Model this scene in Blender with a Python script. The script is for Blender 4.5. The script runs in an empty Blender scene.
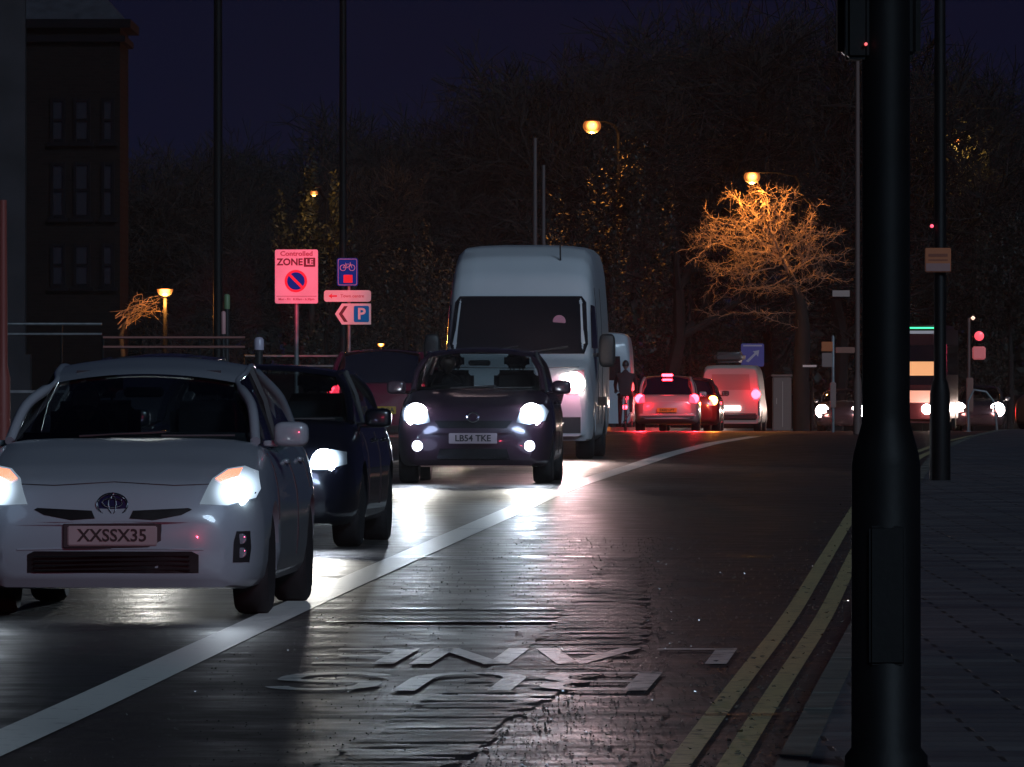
import bpy, bmesh, math, random
from mathutils import Vector, Matrix
from mathutils.bvhtree import BVHTree
C = bpy.context.scene
COL = C.collection
PI = math.pi
R = math.radians
# ------------------------------------------------------------------ camera, world, fill sun, exposure
F = 10000.0          # focal length in pixels: a very long lens
EYE = 1.682          # eye above the road plane under the camera
cam_d = bpy.data.cameras.new('camera'); cam = bpy.data.objects.new('camera', cam_d); COL.objects.link(cam)
cam_d.sensor_width = 36.0; cam_d.lens = 36.0 * F / 1024.0
cam_d.clip_start = 0.5; cam_d.clip_end = 6000
cam.location = (0, 0, EYE); cam.rotation_euler = (PI / 2, 0, 0)
C.camera = cam
SUN_EL, SUN_AZ = 28.0, 200.0
w = bpy.data.worlds.new('World'); C.world = w; w.use_nodes = True
nt = w.node_tree; bg = nt.nodes['Background']
sky = nt.nodes.new('ShaderNodeTexSky'); sky.sky_type = 'NISHITA'; sky.sun_disc = False
sky.sun_elevation = R(1.0); sky.sun_rotation = R(180); sky.altitude = 0
sky.air_density = 1.0; sky.dust_density = 0.6; sky.ozone_density = 2.0
stc = nt.nodes.new('ShaderNodeTexCoord'); lift = nt.nodes.new('ShaderNodeVectorMath'); lift.operation = 'ADD'; lift.inputs[1].default_value = (0, 0, .45)
nt.links.new(stc.outputs['Generated'], lift.inputs[0]); nt.links.new(lift.outputs[0], sky.inputs['Vector'])
tint = nt.nodes.new('ShaderNodeVectorMath'); tint.operation = 'MULTIPLY'; tint.inputs[1].default_value = (.95, .68, 1.5)   # deep blue of a dusk sky
nt.links.new(sky.outputs[0], tint.inputs[0]); nt.links.new(tint.outputs[0], bg.inputs[0]); bg.inputs[1].default_value = 0.009
sl = bpy.data.lights.new('fill_sun', 'SUN'); sl.energy = 0.72; sl.angle = R(14); sl.color = (0.58, 0.78, 1.0)
so = bpy.data.objects.new('fill_sun', sl); COL.objects.link(so)
so.rotation_euler = (R(90 - SUN_EL), 0, R(24))      # added soft fill from behind the camera, a little to the right
vs = C.view_settings
vs.view_transform = 'Standard'; vs.look = 'None'; vs.exposure = 0.35; vs.gamma = 1.0; vs.use_curve_mapping = False
C.cycles.max_bounces = 6; C.cycles.diffuse_bounces = 2; C.cycles.glossy_bounces = 3
C.cycles.transparent_max_bounces = 10; C.cycles.volume_bounces = 0
C.cycles.sample_clamp_indirect = 3.0; C.cycles.sample_clamp_direct = 0
C.cycles.use_denoising = True
C.cycles.caustics_reflective = False; C.cycles.caustics_refractive = False

# ------------------------------------------------------------------ the shape of the ground and the road
def interp(kn, t):
    if t <= kn[0][0]:
        a, b = kn[0], kn[1]
        return a[1] + (b[1] - a[1]) * (t - a[0]) / (b[0] - a[0])
    for a, b in zip(kn, kn[1:]):
        if t <= b[0]:
            return a[1] + (b[1] - a[1]) * (t - a[0]) / (b[0] - a[0])
    a, b = kn[-2], kn[-1]
    return a[1] + (b[1] - a[1]) * (t - a[0]) / (b[0] - a[0])
def smooth_interp(kn, t, r=6.0):
    return sum(interp(kn, t + r * k / 3.0) for k in (-3, -2, -1, 0, 1, 2, 3)) / 7.0
G = [(0, 1.682), (110, 1.066), (133, .972), (160, .955), (200, 1.03), (263, 1.25), (320, 1.53), (400, 1.92), (600, 2.9), (601, 2.9), (4000, 2.9)]
def gz(Y):
    return EYE - smooth_interp(G, Y)
LINE = [(0, -3.95), (40.3, -2.063), (61.7, -1.247), (103.5, .50), (125, 1.62), (190, 4.6), (263, 9.0), (330, 13.4), (400, 18.5), (600, 36)]
YEL = [(0, -1.3), (38.3, .586), (42.9, .807), (57.5, 1.541), (97.5, 3.35), (130, 5.0), (200, 9.2), (263, 14.0), (330, 19.5), (400, 26), (600, 48)]
def line_x(Y): return smooth_interp(LINE, Y, 5)
def yel_x(Y): return smooth_interp(YEL, Y, 4)
def kerb_x(Y): return yel_x(Y) + .46
def left_x(Y): return line_x(Y) - 6.7
def Pp(x, y, Y):                      # point at depth Y seen at photo pixel x, y
    return Vector(((x - 512) * Y / F, Y, EYE - (y - 383.5) * Y / F))
def Xp(x, Y): return (x - 512) * Y / F

# ------------------------------------------------------------------ materials
MATS = {}
def mat(name, col, rough=.6, metal=0., spec=.5, noise=0., nscale=4., coat=0., emit=None, estr=0., bump=0., bscale=40., coatr=.05):
    if name in MATS: return MATS[name]
    m = bpy.data.materials.new(name); m.use_nodes = True; n = m.node_tree
    b = n.nodes['Principled BSDF']
    b.inputs['Base Color'].default_value = (*col, 1); b.inputs['Roughness'].default_value = rough
    b.inputs['Metallic'].default_value = metal; b.inputs['Specular IOR Level'].default_value = spec
    b.inputs['Coat Weight'].default_value = coat; b.inputs['Coat Roughness'].default_value = coatr
    tc = n.nodes.new('ShaderNodeTexCoord')
    if noise:
        t = n.nodes.new('ShaderNodeTexNoise'); t.inputs['Scale'].default_value = nscale; t.inputs['Detail'].default_value = 6
        n.links.new(tc.outputs['Object'], t.inputs['Vector'])
        r = n.nodes.new('ShaderNodeMapRange'); r.inputs[3].default_value = 1 - noise; r.inputs[4].default_value = 1 + noise
        r.inputs[1].default_value = .3; r.inputs[2].default_value = .7
        n.links.new(t.outputs['Fac'], r.inputs[0])
        mx = n.nodes.new('ShaderNodeVectorMath'); mx.operation = 'SCALE'; mx.inputs[0].default_value = col
        n.links.new(r.outputs[0], mx.inputs['Scale']); n.links.new(mx.outputs[0], b.inputs['Base Color'])
    if bump:
        t2 = n.nodes.new('ShaderNodeTexNoise'); t2.inputs['Scale'].default_value = bscale; t2.inputs['Detail'].default_value = 4
        n.links.new(tc.outputs['Object'], t2.inputs['Vector'])
        bp = n.nodes.new('ShaderNodeBump'); bp.inputs['Strength'].default_value = bump; bp.inputs['Distance'].default_value = .01
        n.links.new(t2.outputs['Fac'], bp.inputs['Height']); n.links.new(bp.outputs[0], b.inputs['Normal'])
    if emit:
        b.inputs['Emission Color'].default_value = (*emit, 1); b.inputs['Emission Strength'].default_value = estr
    MATS[name] = m
    return m
def glass_mat(name, tint, refl=1.0):
    if name in MATS: return MATS[name]
    m = bpy.data.materials.new(name); m.use_nodes = True; n = m.node_tree
    for x in list(n.nodes): n.nodes.remove(x)
    o = n.nodes.new('ShaderNodeOutputMaterial'); mx = n.nodes.new('ShaderNodeMixShader')
    t = n.nodes.new('ShaderNodeBsdfTransparent'); t.inputs[0].default_value = (*tint, 1)
    g = n.nodes.new('ShaderNodeBsdfGlossy'); g.inputs['Roughness'].default_value = .03; g.inputs[0].default_value = (refl, refl, refl, 1)
    f = n.nodes.new('ShaderNodeFresnel'); f.inputs[0].default_value = 1.5
    n.links.new(f.outputs[0], mx.inputs[0]); n.links.new(t.outputs[0], mx.inputs[1]); n.links.new(g.outputs[0], mx.inputs[2])
    n.links.new(mx.outputs[0], o.inputs[0]); MATS[name] = m
    return m
def glow(name, col, s):
    m = mat(name, (.6, .6, .6), .2, emit=col, estr=s); return m

def lens_falloff(name, col, core, s0, s1, r0, r1):
    # a lamp lens: brightest over its bulb, fading towards the rim of the unit
    m = mat(name, (.04, .045, .05), .12, spec=.8, emit=col, estr=1.0); n = m.node_tree; b = n.nodes['Principled BSDF']; L = n.links
    tc = n.nodes.new('ShaderNodeTexCoord'); sp_ = n.nodes.new('ShaderNodeSeparateXYZ'); ab = n.nodes.new('ShaderNodeMath'); ab.operation = 'ABSOLUTE'
    cb = n.nodes.new('ShaderNodeCombineXYZ'); ds_ = n.nodes.new('ShaderNodeVectorMath'); ds_.operation = 'DISTANCE'; ds_.inputs[1].default_value = (core[0], 0, core[1])
    L.new(tc.outputs['Object'], sp_.inputs[0]); L.new(sp_.outputs[0], ab.inputs[0]); L.new(ab.outputs[0], cb.inputs[0]); L.new(sp_.outputs[2], cb.inputs[2]); L.new(cb.outputs[0], ds_.inputs[0])
    mr = n.nodes.new('ShaderNodeMapRange'); mr.interpolation_type = 'SMOOTHSTEP'; mr.inputs[1].default_value = r0; mr.inputs[2].default_value = r1; mr.inputs[3].default_value = 1; mr.inputs[4].default_value = 0
    L.new(ds_.outputs['Value'], mr.inputs[0]); pw = n.nodes.new('ShaderNodeMath'); pw.operation = 'POWER'; pw.inputs[1].default_value = 2.6; L.new(mr.outputs[0], pw.inputs[0])
    m2 = n.nodes.new('ShaderNodeMapRange'); m2.inputs[3].default_value = s1; m2.inputs[4].default_value = s0; L.new(pw.outputs[0], m2.inputs[0]); L.new(m2.outputs[0], b.inputs['Emission Strength'])
    return m
def worn_paint(name, col, base=(.04, .038, .036), amt=.5, rough=.45, sc=7):
    m = bpy.data.materials.new(name); m.use_nodes = True; n = m.node_tree; L = n.links; b = n.nodes['Principled BSDF']; b.inputs['Roughness'].default_value = rough
    tc = n.nodes.new('ShaderNodeTexCoord'); a = n.nodes.new('ShaderNodeTexNoise'); a.inputs['Scale'].default_value = sc; a.inputs['Detail'].default_value = 9; a.inputs['Roughness'].default_value = .72
    L.new(tc.outputs['Object'], a.inputs['Vector']); r = n.nodes.new('ShaderNodeValToRGB')
    r.color_ramp.elements[0].position = amt - .10; r.color_ramp.elements[0].color = (*base, 1); r.color_ramp.elements[1].position = amt + .04; r.color_ramp.elements[1].color = (*col, 1)
    L.new(a.outputs['Fac'], r.inputs[0]); L.new(r.outputs[0], b.inputs['Base Color'])
    bp = n.nodes.new('ShaderNodeBump'); bp.inputs['Strength'].default_value = .4; bp.inputs['Distance'].default_value = .004; L.new(a.outputs['Fac'], bp.inputs['Height']); L.new(bp.outputs[0], b.inputs['Normal'])
    MATS[name] = m; return m
def asphalt(name, base, rough_lo, rough_hi, bumpy=1.0, tint=(1, 1, 1)):
    m = bpy.data.materials.new(name); m.use_nodes = True; n = m.node_tree; L = n.links
    b = n.nodes['Principled BSDF']; tc = n.nodes.new('ShaderNodeTexCoord')
    def nz(sc, det, out='Object', rgh=.6):
        t = n.nodes.new('ShaderNodeTexNoise'); t.inputs['Scale'].default_value = sc; t.inputs['Detail'].default_value = det
        t.inputs['Roughness'].default_value = rgh
        L.new(tc.outputs[out], t.inputs['Vector']); return t
    n1 = nz(.35, 6); n2 = nz(60, 5); n3 = nz(2.2, 5)
    r = n.nodes.new('ShaderNodeValToRGB'); r.color_ramp.elements[0].position = .3; r.color_ramp.elements[1].position = .72
    r.color_ramp.elements[0].color = (*[base * .6 * t for t in tint], 1); r.color_ramp.elements[1].color = (*[base * 1.5 * t for t in tint], 1)
    ad = n.nodes.new('ShaderNodeMath'); ad.operation = 'MULTIPLY_ADD'; ad.inputs[1].default_value = .55
    L.new(n2.outputs['Fac'], ad.inputs[0])
    m3 = n.nodes.new('ShaderNodeMath'); m3.operation = 'MULTIPLY'; m3.inputs[1].default_value = .45
    L.new(n1.outputs['Fac'], m3.inputs[0]); L.new(m3.outputs[0], ad.inputs[2])
    L.new(ad.outputs[0], r.inputs[0]); L.new(r.outputs[0], b.inputs['Base Color'])
    rr = n.nodes.new('ShaderNodeMapRange'); rr.inputs[1].default_value = .35; rr.inputs[2].default_value = .65
    rr.inputs[3].default_value = rough_lo; rr.inputs[4].default_value = rough_hi
    L.new(n3.outputs['Fac'], rr.inputs[0]); L.new(rr.outputs[0], b.inputs['Roughness'])
    v = n.nodes.new('ShaderNodeTexVoronoi'); v.inputs['Scale'].default_value = 70
    L.new(tc.outputs['Object'], v.inputs['Vector'])
    b1 = n.nodes.new('ShaderNodeBump'); b1.inputs['Strength'].default_value = .55 * bumpy; b1.inputs['Distance'].default_value = .004
    L.new(v.outputs['Distance'], b1.inputs['Height'])
    b2 = n.nodes.new('ShaderNodeBump'); b2.inputs['Strength'].default_value = .5 * bumpy; b2.inputs['Distance'].default_value = .02
    L.new(n3.outputs['Fac'], b2.inputs['Height']); L.new(b1.outputs[0], b2.inputs['Normal']); L.new(b2.outputs[0], b.inputs['Normal'])
    MATS[name] = m
    return m
M_ROAD = asphalt('wet_asphalt', .036, .34, .55, 1.0, (1.08, 1.0, .90))
M_ROAD2 = asphalt('bus_lane_asphalt', .034, .40, .62, 1.2, (1.35, .98, .84))
M_PATCH = asphalt('patched_asphalt', .024, .42, .62, 1.3, (1.05, 1.0, .92))
M_MARK = worn_paint('worn_white_marking', (.70, .69, .65), amt=.38)
M_MARKD = worn_paint('dirty_white_marking', (.52, .51, .48), amt=.46, sc=5)
M_YEL = worn_paint('yellow_marking', (.44, .38, .19), amt=.45, sc=11)
M_KERB = mat('granite_kerb', (.11, .11, .10), .6, spec=.15, noise=.4, nscale=3, bump=.4)
M_BLK = mat('black_metal', (.004, .004, .0045), .55, spec=.2, noise=.3, nscale=6, bump=.1, bscale=30)
M_RUB = mat('tyre_rubber', (.014, .014, .015), .75, noise=.2, nscale=12)
M_PLAS = mat('black_plastic', (.018, .018, .02), .5, noise=.15)
M_CHR = mat('chrome', (.75, .75, .78), .12, metal=1)
M_ALU = mat('alloy_grey', (.32, .32, .34), .35, metal=.8)
M_GREYM = mat('galvanised_steel', (.22, .23, .24), .5, metal=.5, noise=.3, nscale=5)
M_GL = glass_mat('car_glass', (.62, .68, .68))
M_INT = mat('dark_interior', (.012, .012, .014), .8, noise=.2)
M_SEAT = mat('seat_fabric', (.03, .03, .035), .9, noise=.2)
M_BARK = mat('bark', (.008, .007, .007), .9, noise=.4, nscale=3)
M_LEAF = mat('evergreen_leaf', (.007, .009, .006), .62, noise=.4, nscale=2)

# ------------------------------------------------------------------ mesh helpers
class MB:
    def __init__(s): s.v = []; s.f = []
    def add(s, vs, fs):
        o = len(s.v); s.v += [tuple(v) for v in vs]; s.f += [tuple(i + o for i in f) for f in fs]; return s
    def box(s, c, d, rz=0, rx=0, ry=0):
        m = Matrix.Rotation(rz, 3, 'Z') @ Matrix.Rotation(rx, 3, 'X') @ Matrix.Rotation(ry, 3, 'Y')
        vs = [m @ Vector((x * d[0] / 2, y * d[1] / 2, z * d[2] / 2)) + Vector(c) for x in (-1, 1) for y in (-1, 1) for z in (-1, 1)]
        return s.add(vs, [(0, 1, 3, 2), (4, 6, 7, 5), (0, 4, 5, 1), (2, 3, 7, 6), (0, 2, 6, 4), (1, 5, 7, 3)])
    def tube(s, path, rad, n=8, cap=True):
        P = [Vector(p) for p in path]; rr = rad if isinstance(rad, (list, tuple)) else [rad] * len(P)
        up = None; vs = []
        for i, p in enumerate(P):
            t = (P[min(i + 1, len(P) - 1)] - P[max(i - 1, 0)]).normalized()
            if up is None:
                up = Vector((0, 0, 1)) if abs(t.z) < .9 else Vector((0, 1, 0))
            a = t.cross(up).normalized(); b = a.cross(t).normalized(); up = b
            for k in range(n):
                q = 2 * PI * (k + .5) / n
                vs.append(p + (a * math.cos(q) + b * math.sin(q)) * rr[i])
        fs = [(i * n + k, i * n + (k + 1) % n, (i + 1) * n + (k + 1) % n, (i + 1) * n + k) for i in range(len(P) - 1) for k in range(n)]
        if cap: fs += [tuple(range(n))[::-1], tuple((len(P) - 1) * n + k for k in range(n))]
        return s.add(vs, fs)
    def lathe(s, prof, c=(0, 0, 0), axis='Z', n=24):   # prof: (radius, height)
        vs = []
        for r, h in prof:
            for k in range(n):
                q = 2 * PI * k / n; a, b = r * math.cos(q), r * math.sin(q)
                v = {'Z': (a, b, h), 'X': (h, a, b), 'Y': (a, h, b)}[axis]
                vs.append((v[0] + c[0], v[1] + c[1], v[2] + c[2]))
        m = len(prof)
        fs = [(i * n + k, i * n + (k + 1) % n, (i + 1) * n + (k + 1) % n, (i + 1) * n + k) for i in range(m - 1) for k in range(n)]
        fs += [tuple(range(n))[::-1], tuple((m - 1) * n + k for k in range(n))]
        return s.add(vs, fs)
    def prism(s, poly, y0, y1, c=(0, 0, 0)):           # poly in x,z; extruded along y
        n = len(poly)
        vs = [(p[0] + c[0], y0 + c[1], p[1] + c[2]) for p in poly] + [(p[0] + c[0], y1 + c[1], p[1] + c[2]) for p in poly]
        return s.add(vs, [tuple(range(n)), tuple(range(2 * n - 1, n - 1, -1))] + [(i, i + n, (i + 1) % n + n, (i + 1) % n) for i in range(n)])
    def patch(s, fn, nu, nv, thick=0):
        vs = [fn(i / nu, j / nv) for j in range(nv + 1) for i in range(nu + 1)]
        return s.add(vs, [(j * (nu + 1) + i, j * (nu + 1) + i + 1, (j + 1) * (nu + 1) + i + 1, (j + 1) * (nu + 1) + i) for j in range(nv) for i in range(nu)])
    def build(s, name, m, parent=None, smooth=None, normals=True, bevel=0):
        me = bpy.data.meshes.new(name); me.from_pydata(s.v, [], s.f)
        if normals or bevel:
            bm = bmesh.new(); bm.from_mesh(me)
            if normals:
                bmesh.ops.remove_doubles(bm, verts=bm.verts, dist=1e-5)
                bmesh.ops.recalc_face_normals(bm, faces=bm.faces)
            if bevel:
                bmesh.ops.bevel(bm, geom=list(bm.edges), offset=bevel, segments=2, affect='EDGES', clamp_overlap=True)
            bm.to_mesh(me); bm.free()
        me.materials.append(m)
        if smooth is not None:
            me.shade_smooth()
            try: me.set_sharp_from_angle(angle=R(smooth))
            except Exception: pass
        o = bpy.data.objects.new(name, me); COL.objects.link(o)
        if parent: o.parent = parent
        return o
def tag(o, label=None, cat=None, group=None, kind=None):
    if label: o['label'] = label
    if cat: o['category'] = cat
    if group: o['group'] = group
    if kind: o['kind'] = kind
    return o
def empty(name, loc, rz=0, label=None, cat=None, group=None):
    o = bpy.data.objects.new(name, None); COL.objects.link(o); o.location = loc; o.rotation_euler = (0, 0, rz)
    o.empty_display_size = .1
    return tag(o, label, cat, group)
def dup(o, parent=None):
    c = o.copy(); COL.objects.link(c)
    if parent: c.parent = parent
    for ch in list(o.children): dup(ch, c)
    return c
def rbox(c, d, b=.02):
    """rounded box as MB-like mesh, returned as (verts, faces)"""
    bm = bmesh.new(); bmesh.ops.create_cube(bm, size=1)
    for v in bm.verts: v.co = Vector((v.co.x * d[0], v.co.y * d[1], v.co.z * d[2])) + Vector(c)
    bmesh.ops.bevel(bm, geom=list(bm.edges), offset=b, segments=3, affect='EDGES', clamp_overlap=True); bm.verts.index_update()
    r = ([v.co.copy() for v in bm.verts], [tuple(v.index for v in f.verts) for f in bm.faces]); bm.free()
    return r
def add_rbox(mb, c, d, b=.02):
    vs, fs = rbox(c, d, b); return mb.add(vs, fs)
def add_pod(mb, c, d, e=.55):
    n, k = 20, 12; vs = []
    f = lambda v: math.copysign(abs(v) ** e, v)
    for j in range(k + 1):
        a = -PI / 2 + PI * j / k
        for i in range(n):
            b = 2 * PI * i / n; vs.append((c[0] + d[0] / 2 * f(math.cos(a)) * f(math.cos(b)), c[1] + d[1] / 2 * f(math.cos(a)) * f(math.sin(b)), c[2] + d[2] / 2 * f(math.sin(a))))
    return mb.add(vs, [(j * n + i, j * n + (i + 1) % n, (j + 1) * n + (i + 1) % n, (j + 1) * n + i) for j in range(k) for i in range(n)])
def text_mb(txt, size, extr=.002, bold=.0, xs=1.0):
    """letters facing -y, centred on the origin"""
    cu = bpy.data.curves.new('t', 'FONT'); cu.body = txt; cu.size = size; cu.extrude = extr; cu.offset = bold
    cu.align_x = 'CENTER'; cu.align_y = 'CENTER'; cu.resolution_u = 3
    o = bpy.data.objects.new('t', cu); COL.objects.link(o)
    dg = bpy.context.evaluated_depsgraph_get(); me = bpy.data.meshes.new_from_object(o.evaluated_get(dg))
    mb = MB(); mb.add([(v.co.x * xs, -v.co.z, v.co.y) for v in me.vertices], [tuple(p.vertices) for p in me.polygons])
    bpy.data.objects.remove(o); bpy.data.curves.remove(cu); bpy.data.meshes.remove(me)
    return mb
def shift(mb, d):
    mb.v = [(v[0] + d[0], v[1] + d[1], v[2] + d[2]) for v in mb.v]; return mb
def spot(parent, loc, target, power, col, ang=60, blend=.6, rad=.05, name='lamp_light'):
    l = bpy.data.lights.new(name, 'SPOT'); l.energy = power; l.color = col; l.spot_size = R(ang); l.spot_blend = blend
    l.shadow_soft_size = rad
    o = bpy.data.objects.new(name, l); COL.objects.link(o); o.parent = parent; o.location = loc
    o.rotation_euler = (Vector(target) - Vector(loc)).to_track_quat('-Z', 'Y').to_euler()
    return o
def point(parent, loc, power, col, rad=.08, name='lamp_light'):
    l = bpy.data.lights.new(name, 'POINT'); l.energy = power; l.color = col; l.shadow_soft_size = rad
    o = bpy.data.objects.new(name, l); COL.objects.link(o); o.parent = parent; o.location = loc
    return o

# ------------------------------------------------------------------ ground, roads, pavements
YS = []
t = 4.0
while t < 140: YS.append(t); t += 1.2
while t < 620: YS.append(t); t += 5
YS += [700, 900, 1300, 2000, 3500]
def strip(name, xa, xb, ys, dz, m, nx=1, zf=None):
    mb = MB(); n = nx + 1
    vs = []
    for Y in ys:
        a, b = xa(Y), xb(Y)
        for i in range(n):
            x = a + (b - a) * i / nx
            vs.append((x, Y, gz(Y) + dz + (zf(x, Y) if zf else 0)))
    fs = [(j * n + i, j * n + i + 1, (j + 1) * n + i + 1, (j + 1) * n + i) for j in range(len(ys) - 1) for i in range(nx)]
    mb.add(vs, fs); o = mb.build(name, m, normals=False); tag(o, kind='structure'); o.data.shade_smooth()
    return o
M_SOIL = mat('dark_verge', (.035, .035, .028), .9, noise=.4, nscale=.8)
strip('ground', lambda Y: -900, lambda Y: 900, [-20] + YS, -.02, M_SOIL)
ROADY = [y for y in YS if y <= 620]
strip('road', lambda Y: left_x(Y), lambda Y: line_x(Y) + .0, ROADY, 0.0, M_ROAD, 4)
strip('bus_lane', lambda Y: line_x(Y), lambda Y: kerb_x(Y), ROADY, 0.0, M_ROAD2, 4)
# wide side road mouth beyond the junction on the right
strip('side_road', lambda Y: kerb_x(Y) - .2, lambda Y: kerb_x(Y) + 30, [y for y in YS if 215 <= y <= 620], -.008, M_ROAD, 2)
def dash(xf, w_, y0, y1, dz=.005, step=1.5, m=M_MARK, name='road_marking'):
    ys = []; y = y0
    while y < y1: ys.append(y); y += step
    ys.append(y1)
    return strip(name, lambda Y: xf(Y) - w_ / 2, lambda Y: xf(Y) + w_ / 2, ys, dz, m)
dash(line_x, .25, 6, 190, m=M_MARK, name='bus_lane_line')
dash(lambda Y: yel_x(Y) + .05, .10, 6, 200, m=M_YEL, name='double_yellow_line')
dash(lambda Y: yel_x(Y) + .25, .10, 6, 200, m=M_YEL, name='double_yellow_line')
dash(lambda Y: line_x(Y) - 3.2, .10, 30, 400, m=M_MARKD, name='centre_line')
# stop line and give-way band across the junction mouth
strip('junction_marking', lambda Y: line_x(Y) + .6, lambda Y: kerb_x(Y) + 6, [262, 263.2], .006, M_MARK)
# kerbs as granite blocks with joints
def kerb(xf, side, y0, y1, name):
    mb = MB(); y = y0
    while y < y1:
        ye = min(y + .91, y1)
        a, b = xf(y), xf(ye)
        h = .105 + random.uniform(-.004, .004)
        za, zb_ = gz(y), gz(ye)
        o = side * .13
        vs = [(a, y, za - .1), (a + side * .012, y, za + h), (a + o, y, za + h), (a + o, y, za - .1),
              (b, ye - .008, zb_ - .1), (b + side * .012, ye - .008, zb_ + h), (b + o, ye - .008, zb_ + h), (b + o, ye - .008, zb_ - .1)]
        mb.add(vs, [(0, 1, 5, 4), (1, 2, 6, 5), (2, 3, 7, 6), (0, 3, 2, 1), (4, 5, 6, 7)])
        y = ye
    o = mb.build(name, M_KERB); tag(o, kind='structure'); return o
random.seed(3)
kerb(kerb_x, 1, 5, 214, 'kerb'); kerb(left_x, -1, 5, 420, 'kerb')
def paving():
    m = bpy.data.materials.new('wet_block_paving'); m.use_nodes = True; n = m.node_tree; L = n.links; b = n.nodes['Principled BSDF']
    tc = n.nodes.new('ShaderNodeTexCoord')
    br = n.nodes.new('ShaderNodeTexBrick'); br.inputs['Scale'].default_value = 1.0
    br.inputs['Brick Width'].default_value = .6; br.inputs['Row Height'].default_value = .45; br.inputs['Mortar Size'].default_value = .012
    br.inputs['Color1'].default_value = (.10, .10, .11, 1); br.inputs['Color2'].default_value = (.06, .056, .066, 1); br.inputs['Mortar'].default_value = (.01, .01, .01, 1)
    L.new(tc.outputs['Object'], br.inputs['Vector'])
    nz = n.nodes.new('ShaderNodeTexNoise'); nz.inputs['Scale'].default_value = 1.5; nz.inputs['Detail'].default_value = 6
    L.new(tc.outputs['Object'], nz.inputs['Vector'])
    mr = n.nodes.new('ShaderNodeMapRange'); mr.inputs[1].default_value = .3; mr.inputs[2].default_value = .7; mr.inputs[3].default_value = .38; mr.inputs[4].default_value = .75
    L.new(nz.outputs['Fac'], mr.inputs[0]); L.new(mr.outputs[0], b.inputs['Roughness'])
    L.new(br.outputs['Color'], b.inputs['Base Color'])
    bp = n.nodes.new('ShaderNodeBump'); bp.inputs['Strength'].default_value = .8; bp.inputs['Distance'].default_value = .006; bp.invert = True
    L.new(br.outputs['Fac'], bp.inputs['Height'])
    v = n.nodes.new('ShaderNodeTexNoise'); v.inputs['Scale'].default_value = 40; L.new(tc.outputs['Object'], v.inputs['Vector'])
    b2 = n.nodes.new('ShaderNodeBump'); b2.inputs['Strength'].default_value = .5; b2.inputs['Distance'].default_value = .006
    L.new(v.outputs['Fac'], b2.inputs['Height']); L.new(bp.outputs[0], b2.inputs['Normal']); L.new(b2.outputs[0], b.inputs['Normal'])
    return m
M_PAVE = paving()
strip('pavement', lambda Y: kerb_x(Y) + .13, lambda Y: kerb_x(Y) + 16, [-10] + [y for y in YS if y <= 214], .1, M_PAVE, 6)
strip('pavement', lambda Y: left_x(Y) - 5.5, lambda Y: left_x(Y) - .13, [y for y in YS if y <= 420], .1, M_PAVE, 3)

# rippled trench reinstatement running along the bus lane
def ripple(x, Y):
    a = .0016 * math.sin(Y * 2 * PI / 1.15 + 1.9 * math.sin(Y * .7) + x * 2.3 + 1.5 * math.sin(x * 9)) * (.4 + .6 * math.sin(Y * .37 + x) ** 2)
    b = .0008 * math.sin(Y * 2 * PI / .41 + 2 * math.sin(Y * 1.3) - x * 2.1)
    return .0036 + a + b
TL = [(34, -1.0), (38.3, -.75), (45.2, -.37), (50, -.05), (53.8, .15), (62, .42), (72.3, .70), (80, .9)]
TR = [(34, -.5), (38.3, -.24), (44, .06), (48, .38), (53.8, .72), (62, .82), (72.3, .92), (80, 1.0)]
ys = [34 + .06 * k for k in range(int(39 / .06))]
rnd = random.Random(5)
jit = {}
def jx(Y):
    k = int(Y / .35)
    if k not in jit: jit[k] = rnd.uniform(-.035, .035)
    return jit[k]
strip('trench_patch', lambda Y: interp(TL, Y) + jx(Y), lambda Y: interp(TR, Y) + jx(Y + 7), ys, 0, M_PATCH, 8, ripple)
ys = [56.9 + .05 * k for k in range(int(2.6 / .05))]
strip('trench_patch', lambda Y: -1.02 + .04 * (Y - 57), lambda Y: .22 + .04 * (Y - 57), ys, 0, M_PATCH, 4, lambda x, Y: .005 + .002 * math.sin(Y * 2 * PI / .8))
# dark tar joint lines across the lane
M_TAR = mat('tar_joint', (.01, .01, .01), .3)
for (x0, x1, Y) in ((-1.06, .26, 56.8), (-1.06, .26, 59.55), (.2, 1.5, 66.0), (-.9, 1.9, 73.0), (.6, 2.0, 43.2), (-.9, .2, 83)):
    strip('tar_joint', lambda y: x0, lambda y: x1, [Y, Y + .09], .0105, M_TAR, 3)

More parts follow.
